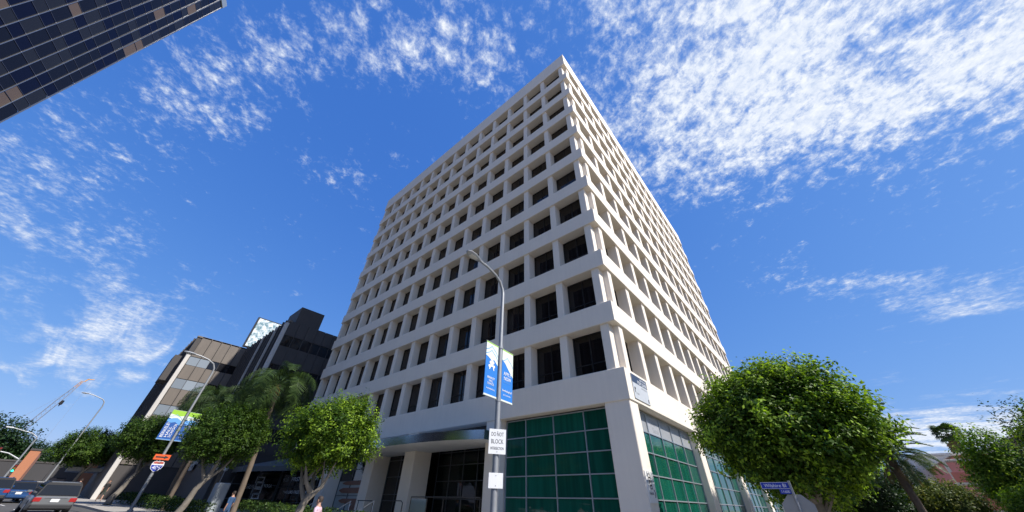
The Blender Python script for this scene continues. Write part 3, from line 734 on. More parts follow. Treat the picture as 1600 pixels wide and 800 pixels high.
def street_lamp(label, base, zpole, path, banners, group='curved arm street lamps'):
    ang = math.atan2(NS.y, NS.x) - math.pi/2          # local y = away from the road
    t = thing('street_lamp', label, 'street lamp', base, ang, group)
    b = MB(); b.tube([(0,0,0), (0,0,zpole*.5), (0,0,zpole)], [.095, .08, .062], 10); b.build('pole', galv, t, smooth=True)
    b = MB(); b.tube([(0,0,0), (0,0,.35)], [.17, .14], 10); b.build('base_cover', galv, t)
    pts = [Vector((0, -l, z)) for l, z in path]
    b = MB(); b.tube(pts, [.06 - .02*i/len(pts) for i in range(len(pts))], 8); b.build('arm', galv, t, smooth=True)
    L_, z_ = path[-1]
    hd = MB(); rings = []
    for (y, w_, h_) in ((-.0,.05,.05),(-.12,.10,.07),(-.35,.15,.085),(-.58,.14,.07),(-.72,.05,.03)):
        rings.append([(w_*math.cos(a), y, h_*math.sin(a)) for a in [i*math.pi/5 for i in range(10)]])
    hd.loft(rings); h_o = hd.build('lamp_head', mat('lamp_head_grey', (.45,.46,.46), .4, metal=.4), t, (0, -L_+.05, z_), smooth=True)
    ln = MB(); ln.loft([[(w_*math.cos(a), y, -.05 + .02*math.sin(a) - d_) for a in [i*math.pi/4 for i in range(8)]] for (y, w_, d_) in ((-.18,.06,0),(-.35,.11,.03),(-.54,.09,.015))]); ln.build('lens', mat('lamp_lens', (.7,.68,.6), .2), h_o)
    return t
P1 = st(6.36, 8.29, .13); P1z = P1.z
lamp1 = street_lamp('tall street lamp with two blue banners in front of the white tower', P1, 8.2-P1z,
                    [(0, 8.05-P1z), (.04, 8.3-P1z), (.2, 8.55-P1z), (.5, 8.72-P1z), (1.0, 8.80-P1z), (1.5, 8.80-P1z)], None)
def bracket(parent, z, l0, l1):
    b = MB(); b.tube([(0, l0, z), (0, l1, z)], .014, 6); b.build('bracket', galv, parent)
    b = MB(); b.tube([(0,0,z-.05),(0,0,z+.05)], .09, 10); b.build('clamp', galv, parent)
zt, zbm = 6.0-P1z, 4.33-P1z
bn = banner(lamp1, -.74, -.12, zbm, zt, 0, None)
for sgn in (1, -1):
    q = MB()
    for (cx, cz, r_) in ((-.43, 1.12, .055), (-.50, 1.02, .05), (-.36, 1.04, .05), (-.55, .90, .045), (-.31, .92, .045), (-.43, .95, .06)):
        q.prism([(cx + r_*math.cos(a*math.pi/5), zbm + cz + r_*math.sin(a*math.pi/5)) for a in range(10)], (sgn*.014,0,0), ey, ez, (sgn*.001,0,0))
    q.prism([(-.56, zbm+.80), (-.52, zbm+.80), (-.41, zbm+1.0), (-.34, zbm+.80), (-.29, zbm+.80), (-.40, zbm+1.06), (-.46, zbm+1.06)], (sgn*.0145,0,0), ey, ez, (sgn*.001,0,0))
    q.build('emblem', ink_white, bn)
banner_text(bn, 'BERKELEY\nHALL\nSCHOOL', -.43, zbm+.46, .24, .36); banner_text(bn, 'berkeleyhall.org', -.43, zbm+.22, .06, .40)
bn = banner(lamp1, .12, .74, zbm, zt, 1, None)
banner_text(bn, 'APPLY\nNOW', .43, zbm+.80, .27, .42); banner_text(bn, 'grades K to 8', .43, zbm+.60, .05, .40, m_=banner_light); banner_text(bn, 'berkeleyhall', .43, zbm+.33, .09, .50); banner_text(bn, '(310) 476 6421', .43, zbm+.20, .05, .40)
for z in (zt, zbm): bracket(lamp1, z, -.76, .76)
# regulatory signs on the pole (things held by it)
def pole_sign(label, z0, w_, h_, base, lines, facing_u=True):
    t = thing('pole_sign', label, 'sign', base, math.atan2(-US.y, -US.x)+R(-38))
    b = MB(); b.box(.10, .112, -w_/2, w_/2, z0, z0+h_, .004); b.build('plate', sign_white, t)
    for (s_, dz, hh, ww) in lines: text(s_, t, (.1135, 0, z0+dz), ey, ez, hh, ink_black, ww)
    for dz in (.06, h_-.06):
        b = MB(); b.tube([(.10,0,z0+dz),(.118,0,z0+dz)], .012, 6); b.build('bolt', galv, t)
    return t
pole_sign('white DO NOT BLOCK sign on the lamp pole by the canopy', 2.89-P1z, .50, .62, P1, [('DO NOT', .49, .10, .36), ('BLOCK', .31, .11, .36), ('INTERSECTION', .14, .07, .38)])
pole_sign('blank white plate below the DO NOT BLOCK sign', 2.12-P1z, .40, .34, P1, [])
# lamp 2
P2 = Vector((-27.95, -11.2, 0)); P2.z = ground(P2.x, P2.y)+.13
lamp2 = street_lamp('street lamp with green topped banners between two round trees', P2, 9.4-P2.z,
                    [(0, 9.3-P2.z), (.05, 9.65-P2.z), (.25, 9.95-P2.z), (.7, 10.15-P2.z), (1.2, 10.25-P2.z), (1.6, 10.28-P2.z)], None)
zt, zbm = 6.55-P2.z, 4.75-P2.z
bn = banner(lamp2, -.86, -.10, zbm, zt, 2, None)
banner_text(bn, 'BERKELEY', -.70, zbm+.62, .16, .95, vertical=True); banner_text(bn, 'HALL', -.48, zbm+.48, .14, .62, vertical=True); banner_text(bn, 'SCHOOL', -.28, zbm+.60, .14, .85, vertical=True)
bn = banner(lamp2, .10, .86, zbm, zt, 2, None)
banner_text(bn, 'APPLY\nNOW', .46, zbm+.85, .26, .44); banner_text(bn, 'berkeleyhall', .46, zbm+.40, .08, .55); banner_text(bn, '(310) 476 6421', .46, zbm+.22, .06, .45)
for z in (zt, zbm): bracket(lamp2, z, -.88, .88)
def freeway_sign():
    t = thing('freeway_sign', 'blue and red freeway shield under an orange arrow on the second lamp pole', 'sign', P2, math.atan2(-US.y, -US.x)-R(8))
    z = 3.02-P2.z
    pts = [(-.27,.50),(-.15,.56),(0,.52),(.15,.56),(.27,.50),(.31,.34),(.26,.14),(.12,.02),(0,-.04),(-.12,.02),(-.26,.14),(-.31,.34)]
    b = MB(); b.prism([(p[0], z+p[1]) for p in pts], (.11,0,0), ey, ez, (.01,0,0)); b.build('shield', ink_white, t)
    b = MB(); b.prism([(p[0]*.92, z+.26+(p[1]-.26)*.92) for p in pts if p[1] < .45], (.121,0,0), ey, ez, (.003,0,0)); b.build('shield_blue', sign_blue, t)
    b = MB(); b.prism([(-.25,z+.40),(.25,z+.40),(.25,z+.49),(.14,z+.535),(0,z+.50),(-.14,z+.535),(-.25,z+.49)], (.121,0,0), ey, ez, (.003,0,0)); b.build('shield_red', mat('shield_red', (.45,.10,.07), .5), t)
    text('405', t, (.125, 0, z+.20), ey, ez, .20, ink_white, .40)
    b = MB(); b.box(.11, .122, -.40, .40, z+.62, z+.92, .004); b.build('arrow_plate', mat('sign_orange', (.75,.11,.02), .5), t)
    b = MB(); b.prism([(-.32,.04),(.12,.04),(.12,.10),(.33,0),(.12,-.10),(.12,-.04),(-.32,-.04)], (.123,0,z+.77), ey, ez, (.003,0,0)); b.build('arrow', ink_black, t)
freeway_sign()
P3 = Vector((-67.2, -15.6, 0)); P3.z = ground(P3.x, P3.y)+.13
street_lamp('distant street lamp arching over the far round tree', P3, 11.3-P3.z, [(0, 11.2-P3.z), (.1, 11.7-P3.z), (.4, 12.0-P3.z), (1.0, 12.2-P3.z), (1.6, 12.35-P3.z), (2.0, 12.4-P3.z)], None)
def signal():
    base = Vector((-94.0, -20.2, 0)); base.z = ground(base.x, base.y)
    t = thing('traffic_signal', 'traffic signal mast with green light and lamp arm at far left', 'traffic signal', base, math.atan2(NS.y, NS.x)-math.pi/2)
    z = lambda v: v-base.z
    b = MB(); b.tube([(0,0,0),(0,0,z(9.1))], [.14,.09], 8); b.build('pole', galv, t)
    b = MB(); b.tube([(0,0,z(5.9)),(0,-1.5,z(6.6)),(0,-6.5,z(7.4))], [.1,.08,.06], 8); b.build('mast_arm', galv, t)
    b = MB(); b.tube([(0,0,z(9.0)),(0,-.8,z(9.5)),(0,-3.2,z(10.0))], [.07,.06,.05], 8); b.build('lamp_arm', galv, t)
    b = MB(); b.box(-.12,.12,-3.9,-3.1,z(9.93),z(10.08),.03); b.build('lamp_head', white_m, t)
    for (y, zz) in ((.25, 4.2), (-2.6, 6.3), (-6.0, 6.8)):
        b = MB(); b.box(-.15,.15,y-.18,y+.18,z(zz),z(zz)+1.05,.02); h = b.build('signal_head', black_m, t)
        for k, (c, e) in enumerate((((.02,.9,.55), 4.0), ((.2,.12,.01), 0), ((.2,.02,.01), 0))):
            b = MB(); b.tube([(.15,y,z(zz)+.2+.33*k),(.17,y,z(zz)+.2+.33*k)], .12, 12); b.build('lens', mat('lens%d' % k, c, .3, emit=(c, e) if e else None), h)
signal()
# stop sign (seen from behind) and street name blade
def stop_sign():
    t = thing('stop_sign', 'back of a grey octagonal stop sign at the corner under the big tree', 'sign', (4.70, -1.25, .13))
    b = MB(); b.tube([(0,0,0),(0,0,2.36)], .03, 8); b.build('post', galv, t)
    b = MB(); r_ = .41; b.prism([(r_*math.cos(R(22.5+45*k)), r_*math.sin(R(22.5+45*k))) for k in range(8)], (0,.034,1.68), ex, ez, (0,.006,0)); b.build('plate', mat('sign_back', (.34,.34,.335), .45, metal=.5, noise=.04), t)
    b = MB(); b.prism([(r_*.97*math.cos(R(22.5+45*k)), r_*.97*math.sin(R(22.5+45*k))) for k in range(8)], (0,.041,1.68), ex, ez, (0,.001,0)); b.build('red_face', mat('stop_red', (.45,.02,.02), .5), t)
    text('STOP', t, (0,.044,1.68), (-1,0,0), ez, .26, ink_white, .62)
    t2 = thing('street_name_sign', 'blue Wilshire Bl street name sign above the stop sign', 'sign', (4.70, -1.25, 2.49), R(2))
    b = MB(); b.box(-.72, -.02, -.012, .012, -.17, -.01, .003); b.build('blade', sign_blue, t2)
    b = MB(); b.box(-.30, -.02, -.012, .012, -.29, -.175, .003); b.build('number_blade', sign_blue, t2)
    b = MB(); b.box(-.03, .03, -.04, .04, -.32, .02, .004); b.build('holder', galv, t2)
    text('Wilshire Bl', t2, (-.37, -.014, -.09), ex, ez, .085, ink_white, .54); text('11600', t2, (-.16, -.014, -.235), ex, ez, .06, ink_white, .2)
    b = MB()
    for (x0,x1,z0,z1) in ((-.72,-.02,-.018,-.010),(-.72,-.02,-.17,-.162),(-.72,-.712,-.162,-.018)): b.box(x0,x1,-.015,-.0125,z0,z1)
    b.build('border', ink_white, t2)
stop_sign()

# ================================================================== VEGETATION
def leaf_mesh(name, P, Nn, size, tint, m_, rng, aspect=.5):
    """P: n x 3 leaf centres, Nn: n x 3 leaf normals, size n, tint n -> one mesh of small diamond leaves"""
    n = len(P)
    rv = rng.normal(size=(n, 3)); u = np.cross(Nn, rv); u /= (np.linalg.norm(u, axis=1, keepdims=True)+1e-9); v = np.cross(Nn, u); v /= (np.linalg.norm(v, axis=1, keepdims=True)+1e-9)
    s = size[:, None]
    V = np.stack([P+u*s*.5, P+v*s*aspect*.5+Nn*s*.06, P-u*s*.5, P-v*s*aspect*.5+Nn*s*.06], 1).reshape(-1, 3)
    me = bpy.data.meshes.new(name); me.vertices.add(4*n); me.vertices.foreach_set('co', V.ravel())
    me.loops.add(4*n); me.loops.foreach_set('vertex_index', np.arange(4*n, dtype=np.int32))
    me.polygons.add(n); me.polygons.foreach_set('loop_start', np.arange(0, 4*n, 4, dtype=np.int32)); me.polygons.foreach_set('loop_total', np.full(n, 4, dtype=np.int32))
    a = me.attributes.new('tint', 'FLOAT', 'FACE'); a.data.foreach_set('value', np.clip(tint, 0, 1).astype(np.float32))
    me.materials.append(m_); me.update(); me.validate(); return me
def crown_mesh(name, seed, rx, ry, rz, n_sprig, per, leaf, m_, flat=.45, lump=.14, up=.5, inner=.18, spread=.16, tips=.35, asp=.5, gaps=0.0):
    rng = np.random.default_rng(seed)
    d = rng.normal(size=(n_sprig, 3)); d /= np.linalg.norm(d, axis=1, keepdims=True)
    k1 = rng.normal(size=(9, 3))*3.2; ph = rng.uniform(0, 6.28, 9)
    lum = np.cos(d @ k1.T + ph).mean(1)*2.0
    k2 = rng.normal(size=(9, 3))*9; ph2 = rng.uniform(0, 6.28, 9); lum2 = np.cos(d @ k2.T + ph2).mean(1)*2.0; k3 = rng.normal(size=(9, 3))*17; ph3 = rng.uniform(0, 6.28, 9); lum3 = np.cos(d @ k3.T + ph3).mean(1)*2.0
    if gaps:
        keep = lum2 > -gaps*1.0 + rng.uniform(-.4, .1, n_sprig) - .35; d = d[keep]; lum = lum[keep]; lum2 = lum2[keep]; lum3 = lum3[keep]; n_sprig = len(d)
    r = 1 + lump*lum + lump*.75*lum2 + lump*1.15*lum3
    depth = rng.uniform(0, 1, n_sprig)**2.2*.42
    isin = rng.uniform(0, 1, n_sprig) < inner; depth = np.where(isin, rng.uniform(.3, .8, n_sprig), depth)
    tipm = rng.uniform(0, 1, n_sprig) < .05; rr = r*(1-depth) + tipm*rng.uniform(0, .10, n_sprig)
    c = d*rr[:, None]; c[:, 2] = np.where(c[:, 2] < 0, c[:, 2]*flat, c[:, 2])
    c = c*np.array([rx, ry, rz]); od = d.copy(); od[:, 2] += up; od /= np.linalg.norm(od, axis=1, keepdims=True)
    P = np.repeat(c, per, 0) ; ax = np.repeat(od, per, 0)
    along = rng.uniform(-.5, 1, len(P))[:, None]*spread*1.6
    P = P + ax*along + rng.normal(size=P.shape)*spread*.55
    sn = np.repeat(rng.normal(size=(n_sprig, 3))*.45, per, 0); Nn = ax*.8 + sn + rng.normal(size=P.shape)*.36 + np.array([0, 0, .4]); Nn /= np.linalg.norm(Nn, axis=1, keepdims=True)
    size = leaf*rng.uniform(.65, 1.3, len(P))
    t0 = np.repeat((rng.uniform(0, 1, n_sprig)**1.8)*np.clip(1.25 - depth*4, 0, 1)*np.clip(.55 + .75*lum3 + .4*lum2, .02, 1.3), per, 0)  # fresh tips, with hollows darkened and bumps lightened as painted shade
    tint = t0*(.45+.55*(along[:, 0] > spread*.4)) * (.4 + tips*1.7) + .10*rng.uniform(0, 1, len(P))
    return leaf_mesh(name, P, Nn, size, tint, m_, rng, asp)
def trunk_mesh(name, seed, h, r0, lean=(0, 0), forks=4, spread=1.2, top=None, m_=None, crown_h=2.0):
    rng = random.Random(seed); b = MB(); k = 6
    fork = Vector((lean[0], lean[1], h)); pts = [Vector((lean[0]*(i/k)**1.3 + .04*math.sin(i*2.1+seed), lean[1]*(i/k)**1.3 + .04*math.cos(i*1.7+seed), h*i/k)) for i in range(k+1)]
    b.tube(pts, [r0*(1.25 if i == 0 else 1-.35*i/k) for i in range(k+1)], 10)
    for f in range(forks):
        a = 2*math.pi*(f+.3*rng.random())/forks + seed; end = fork + Vector((math.cos(a)*spread, math.sin(a)*spread, crown_h*rng.uniform(.7, 1.1)))
        st_ = pts[-1 - (f % 2)]; mid = st_.lerp(end, .45) + Vector((rng.uniform(-.15,.15), rng.uniform(-.15,.15), -.12*spread))
        b.tube([st_, st_.lerp(mid, .5), mid, mid.lerp(end, .6), end], [r0*.55, r0*.48, r0*.38, r0*.25, r0*.10], 7)
        for g in range(2):
            e2 = mid + Vector((rng.uniform(-1, 1)*spread*.6, rng.uniform(-1, 1)*spread*.6, crown_h*rng.uniform(.3, .7))); b.tube([mid, mid.lerp(e2, .5)+Vector((0,0,-.05)), e2], [r0*.28, r0*.2, r0*.07], 6)
    return b.mesh(name, m_ or bark, smooth=True)
def tree(label, base, crown_me, crown_off, trunk_me, scale=1.0, rot=0.0, group=None, name='round_tree', sxyz=None):
    t = thing(name, label, 'tree', base, rot, group)
    link('trunk', trunk_me, t, scale=(scale,)*3); link('crown', crown_me, t, Vector(crown_off)*scale, scale=sxyz or (scale,)*3)
    return t
SG = 'round topped street trees along the pavement'
# the big tree on the right
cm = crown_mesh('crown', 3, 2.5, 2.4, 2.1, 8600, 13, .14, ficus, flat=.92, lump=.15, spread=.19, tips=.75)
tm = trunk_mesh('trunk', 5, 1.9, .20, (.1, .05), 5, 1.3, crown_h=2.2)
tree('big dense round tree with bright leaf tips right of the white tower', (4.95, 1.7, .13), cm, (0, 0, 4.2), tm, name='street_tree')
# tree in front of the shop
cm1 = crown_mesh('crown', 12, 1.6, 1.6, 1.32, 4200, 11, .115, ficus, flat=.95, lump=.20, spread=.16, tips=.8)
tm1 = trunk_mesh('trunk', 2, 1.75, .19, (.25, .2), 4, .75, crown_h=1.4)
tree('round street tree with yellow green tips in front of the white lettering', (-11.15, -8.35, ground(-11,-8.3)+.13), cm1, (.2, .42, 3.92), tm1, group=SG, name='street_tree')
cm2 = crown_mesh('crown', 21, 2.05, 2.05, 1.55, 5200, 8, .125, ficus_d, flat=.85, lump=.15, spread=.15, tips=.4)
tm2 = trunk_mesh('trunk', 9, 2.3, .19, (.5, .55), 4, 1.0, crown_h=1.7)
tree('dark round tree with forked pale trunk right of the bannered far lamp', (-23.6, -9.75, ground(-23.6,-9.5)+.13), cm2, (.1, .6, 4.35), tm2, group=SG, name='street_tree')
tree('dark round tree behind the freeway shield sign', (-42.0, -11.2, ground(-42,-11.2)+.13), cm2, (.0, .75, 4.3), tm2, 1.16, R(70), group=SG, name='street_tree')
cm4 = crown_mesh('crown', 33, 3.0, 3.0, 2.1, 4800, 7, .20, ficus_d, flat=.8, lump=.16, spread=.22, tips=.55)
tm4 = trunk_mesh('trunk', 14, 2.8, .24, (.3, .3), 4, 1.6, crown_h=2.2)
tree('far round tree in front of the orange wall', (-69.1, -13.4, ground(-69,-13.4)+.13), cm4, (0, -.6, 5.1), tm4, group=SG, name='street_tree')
# dark masses of trees at far left
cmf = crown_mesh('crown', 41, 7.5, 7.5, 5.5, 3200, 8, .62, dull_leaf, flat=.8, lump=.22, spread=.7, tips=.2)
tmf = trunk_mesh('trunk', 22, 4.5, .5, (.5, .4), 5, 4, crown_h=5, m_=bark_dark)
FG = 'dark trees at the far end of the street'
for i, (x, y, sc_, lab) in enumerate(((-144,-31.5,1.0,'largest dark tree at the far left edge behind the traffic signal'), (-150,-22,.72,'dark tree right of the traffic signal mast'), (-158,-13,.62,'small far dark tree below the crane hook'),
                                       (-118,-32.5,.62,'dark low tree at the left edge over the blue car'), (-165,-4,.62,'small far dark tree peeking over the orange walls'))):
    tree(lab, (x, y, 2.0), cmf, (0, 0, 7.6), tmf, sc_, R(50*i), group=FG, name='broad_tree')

# ---- palms: every frond is a part
def frond_mesh(seed, length, droop, leaflet, n, m_, width=.05, curl=.5, vee=.5, name='frond'):
    rng = np.random.default_rng(seed); b = MB(); pts = []
    a0 = R(62); x = z = 0.0
    for i in range(13):
        u = i/12; pts.append((x, 0, z)); ang = a0 - droop*(u**1.15); x += math.cos(ang)*length/12; z += math.sin(ang)*length/12
    b.tube(pts, [.035*(1-.85*i/12)+.004 for i in range(13)], 5)
    V = list(b.v); F = list(b.f)
    for i in range(n):
        u = .16 + .84*i/(n-1); k = u*12; j = min(11, int(k)); f = k-j
        p = Vector(pts[j]).lerp(Vector(pts[min(12, j+1)]), f); tg = (Vector(pts[min(12, j+1)])-Vector(pts[j])).normalized()
        ll = leaflet*(.45+.75*math.sin(math.pi*min(1, u*.93+.07)))*(.85+.3*rng.random())
        for sgn in (1, -1):
            side = Vector((0, sgn, 0)); dirn = (side*1.0 + tg*.65 + Vector((0,0,1))*(vee-.25*rng.random())).normalized()
            tip = p + dirn*ll*.55; tip2 = tip + (dirn + Vector((0,0,-curl*(1.3+rng.random())))).normalized()*ll*.5
            wv = tg*width*.5
            o = len(V); V += [tuple(p-wv), tuple(p+wv), tuple(tip+wv), tuple(tip-wv), tuple(tip2)]; F += [[o, o+1, o+2, o+3], [o+3, o+2, o+4]]
    me = bpy.data.meshes.new(name); me.from_pydata(V, [], F); me.materials.append(m_)
    at = me.attributes.new('tint', 'FLOAT', 'FACE'); at.data.foreach_set('value', rng.uniform(.1, .9, len(F)).astype(np.float32)); me.update(); return me
def palm(label, base, h, r0, r1, fronds, nf, lean=(0,0), group=None, name='palm_tree', tilt=(-.15, 1.1), dry=None, nd=0, seed=1, bark_m=palm_bark, boot=0.0, dt=(1.25, 1.75), ds=(.45, .75)):
    t = thing(name, label, 'palm tree', base, 0, group); rng = random.Random(seed)
    b = MB(); k = 14; pts = [Vector((lean[0]*(i/k)**1.4, lean[1]*(i/k)**1.4, h*i/k)) for i in range(k+1)]
    rad = [(r0+(r1-r0)*i/k)*(1.06 if i % 2 else .97) for i in range(k+1)]; rad[0] *= 1.25
    if boot: rad[-1] += boot; rad[-2] += boot*.9; rad[-3] += boot*.4
    b.tube(pts, rad, 10); b.build('trunk', bark_m, t, smooth=True)
    top = pts[-1]
    for i in range(nf):
        u = (i+.5)/nf; az = i*2.39996 + rng.uniform(-.2, .2); pit = tilt[0] + (tilt[1]-tilt[0])*u + rng.uniform(-.08, .08)
        link('frond', fronds[i % len(fronds)], t, top, (0, pit, az), scale=(rng.uniform(.88, 1.1),)*3)
    for i in range(nd):
        az = i*2.39996 + .7; link('dead_frond', dry[i % len(dry)], t, top - Vector((0,0,.1+(.25 if ds[0] < .6 else 1.6)*rng.random())), (0, rng.uniform(*dt), az), scale=(rng.uniform(*ds),)*3)
    return t
qf = [frond_mesh(60+i, 3.6, R(135+22*i), 1.05, 60, palm_leaf, .032, 3.2, .15) for i in range(3)]
QG = 'feather palms in front of the brown building'
palm('tall feather palm with long slanting trunk before the white tower edge', (-24.0, -6.9, ground(-24,-7)+.1), 8.1, .17, .13, qf, 19, (-.15, -.6), QG, seed=3, boot=.06)
palm('feather palm drooping in the middle of the dark wall', (-33.2, -6.3, ground(-33,-6)+.1), 8.0, .18, .15, qf, 18, (.1, -.5), QG, seed=5, boot=.05)
palm('feather palm nearest the taupe panelled wing', (-38.2, -8.2, ground(-38,-8)+.1), 8.3, .18, .15, qf, 18, (.1, -.3), QG, seed=8, boot=.05)
palm('feather palm hidden low behind its two neighbours', (-34.6, -8.6, ground(-34,-8)+.1), 7.0, .16, .14, qf, 16, (-.1, .2), QG, seed=13, boot=.05)
b = MB(); o = thing('palm_inflorescence', 'orange flower stalk hanging from the tall feather palm', 'flower', (-24.1, -7.6, 8.2))
for k in range(14):
    a = k*2.4; b.tube([(0,0,.5), (.25*math.cos(a), .25*math.sin(a), .25), (.35*math.cos(a), .35*math.sin(a), -.35)], [.02, .03, .012], 4)
b.build('flower_stalk', mat('palm_flower', (.45,.26,.05), .8), o)
df = [frond_mesh(80+i, 3.1, R(75+14*i), .42, 60, palm_leaf, .035, .25, .55) for i in range(3)]
dd = [frond_mesh(90+i, 2.6, R(60), .35, 40, palm_dry, .035, .5, .2) for i in range(2)]
palm('date palm with stiff arching fronds and bare trunk right of the big tree', (9.3, 22.6, .1), 4.9, .22, .20, df, 46, (-.1, 0), name='date_palm', tilt=(-.45, 1.05), dry=dd, nd=12, seed=4, bark_m=bark_dark, boot=.10)
def fan_palm(label, base, h):
    rng = np.random.default_rng(7); V = []; F = []
    for i in range(13):
        a = R(-75 + 150*i/12); tip = Vector((math.cos(a), math.sin(a), -.25*abs(math.sin(a))-.15))*.95; m_ = tip*.62 + Vector((0,0,.10)); w_ = Vector((-math.sin(a), math.cos(a), 0))*.085
        o_ = len(V); V += [(0,0,0), tuple(m_+w_), tuple(tip + Vector((0,0,-.12))), tuple(m_-w_)]; F.append([o_, o_+1, o_+2, o_+3])
    V = [(v[0]+.75, v[1], v[2]) for v in V]; o_ = len(V); V += [(0,.02,0), (0,-.02,0), (.8,-.02,0), (.8,.02,0)]; F.append([o_, o_+1, o_+2, o_+3])
    me = bpy.data.meshes.new('frond'); me.from_pydata(V, [], F); me.materials.append(palm_leaf); at = me.attributes.new('tint', 'FLOAT', 'FACE'); at.data.foreach_set('value', rng.uniform(.1, .8, len(F)).astype(np.float32)); me.update()
    me2 = me.copy(); me2.materials.clear(); me2.materials.append(palm_dry)
    t = palm(label, base, h, .24, .17, [me], 30, (0, 0), name='fan_palm', tilt=(-1.0, .6), dry=[me2], nd=70, seed=9, dt=(1.1, 1.35), ds=(.8, 1.05))
    return t
fan_palm('fan palm with brown dead leaf skirt against the clouds', (19.3, 58.6, .1), 10.3)
# broad trees on the right
def bg_tree(label, x, y, crown_args, off, trunk_h, name='garden_tree', tr=.2, grp=None):
    cm_ = crown_mesh('crown', **crown_args); tm_ = trunk_mesh('trunk', int(x*7) % 50, trunk_h, tr, (.2, .1), 4, crown_args['rx']*.6, crown_h=crown_args['rz'], m_=bark_dark)
    tree(label, (x, y, .05), cm_, off, tm_, name=name, group=grp)
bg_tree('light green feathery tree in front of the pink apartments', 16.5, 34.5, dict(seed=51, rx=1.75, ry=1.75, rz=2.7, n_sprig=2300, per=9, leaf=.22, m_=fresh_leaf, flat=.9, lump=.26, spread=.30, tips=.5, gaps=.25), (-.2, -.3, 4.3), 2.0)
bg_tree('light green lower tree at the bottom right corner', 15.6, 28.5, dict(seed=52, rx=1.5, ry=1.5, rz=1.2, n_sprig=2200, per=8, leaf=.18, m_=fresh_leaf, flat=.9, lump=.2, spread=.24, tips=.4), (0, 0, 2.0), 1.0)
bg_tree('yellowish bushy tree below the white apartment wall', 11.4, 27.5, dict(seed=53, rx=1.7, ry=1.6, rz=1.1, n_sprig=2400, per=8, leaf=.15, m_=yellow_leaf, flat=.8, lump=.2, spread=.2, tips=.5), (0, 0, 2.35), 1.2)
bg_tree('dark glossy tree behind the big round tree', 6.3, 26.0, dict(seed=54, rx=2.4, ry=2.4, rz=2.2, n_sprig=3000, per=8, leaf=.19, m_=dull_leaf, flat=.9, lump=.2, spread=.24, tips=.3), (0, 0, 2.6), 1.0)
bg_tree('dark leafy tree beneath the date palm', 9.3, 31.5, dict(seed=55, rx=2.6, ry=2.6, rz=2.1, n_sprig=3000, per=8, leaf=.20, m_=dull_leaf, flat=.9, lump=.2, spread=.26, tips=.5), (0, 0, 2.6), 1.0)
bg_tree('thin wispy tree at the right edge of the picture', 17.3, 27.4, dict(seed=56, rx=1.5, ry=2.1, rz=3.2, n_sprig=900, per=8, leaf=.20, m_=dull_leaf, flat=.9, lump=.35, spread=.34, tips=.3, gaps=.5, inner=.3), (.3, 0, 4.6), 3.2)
# hedges along the planter
def hedge(label, s0, s1, t0, t1, h, seed):
    rng = np.random.default_rng(seed); n = int((s1-s0)*420)
    s = rng.uniform(s0, s1, n); t = rng.uniform(t0, t1, n); z = h*(1 - rng.uniform(0, 1, n)**2*.9) + .10*np.sin(s*2.3+seed) + .06*np.sin(s*7.1)
    P = np.array([list(st(a, b_, gz(a)+.13 + max(.05, c))) for a, b_, c in zip(s, t, z)])
    Nn = rng.normal(size=P.shape)*.7 + np.array([0, -.3, .8]); Nn /= np.linalg.norm(Nn, axis=1, keepdims=True)
    me = leaf_mesh('foliage', P, Nn, rng.uniform(.08, .2, n), rng.uniform(0, 1, n)**2, hedge_leaf, rng, .4)
    o = thing('hedge', label, 'hedge', (0,0,0)); link('foliage', me, o); return o
hedge('low hedge in front of the yoga shop windows', 14.5, 30.5, 11.3, 12.8, .95, 4)
hedge('low hedge at the foot of the dark brown wall', 31.5, 52, 9.4, 10.8, .75, 5)
hedge('short hedge before the lobby glass beside the railing', 7.5, 12.5, 11.6, 12.9, 1.05, 6)

# ================================================================== RAILINGS
def railing(label, pts, post_at, m_, r_=.022, name='handrail', infill=None):
    t = thing(name, label, 'handrail', (0,0,0))
    b = MB(); b.tube(pts, r_, 8); b.build('rail', m_, t, smooth=True)
    for p in post_at:
        b = MB(); b.tube([(p[0], p[1], p[2]), (p[0], p[1], p[3])], r_*.9, 6); b.build('post', m_, t)
    return t
rail_w = mat('white_rail', (.72,.73,.74), .35, metal=.3)
railing('sloping white stair rail left of the two at the entrance', [(-17.05,-3,1.76),(-19.1,-3,1.15),(-20.2,-3,.8)], [(-17.1,-3,.3,1.74),(-19.9,-3,.2,.9)], rail_w)
railing('sloping white stair rail right of the two at the entrance', [(-14.48,-3,1.80),(-16.3,-3,1.22),(-17.6,-3,.8)], [(-14.5,-3,.3,1.78),(-17.3,-3,.2,.9)], rail_w)
railing('short white rail end behind the man in pink', [(-21.2,-3,1.85),(-22.6,-3,1.45),(-23.6,-3,1.15)], [(-21.3,-3,.3,1.82),(-23.4,-3,.3,1.2)], rail_w)
railing('dark rail with rounded end left of the entrance', [(-17.0,-2.6,1.80),(-15.4,-2.6,1.80),(-15.25,-2.6,1.72),(-15.22,-2.6,.3)], [(-16.9,-2.6,.3,1.8)], black_m)
railing('dark rail with rounded end between the two columns', [(-14.3,-2.6,1.83),(-12.5,-2.6,1.83),(-12.35,-2.6,1.75),(-12.32,-2.6,.3)], [(-14.2,-2.6,.3,1.83)], black_m)
rg = railing('dark balustrade with glass end panel before the lobby glass', [(-11.1,-3,2.0),(-6.2,-3,2.0)], [(-11.1,-3,.2,2.0),(-9.8,-3,.2,2.0),(-8.6,-3,.2,2.0),(-7.4,-3,.2,2.0),(-6.2,-3,.2,2.0)], black_m, name='balustrade')
q = MB(); q.box(-11.05,-9.85,-3.01,-2.99,.5,1.93); q.build('glass_panel', glass_mat('rail_glass', (.12,.17,.17), .05), rg)

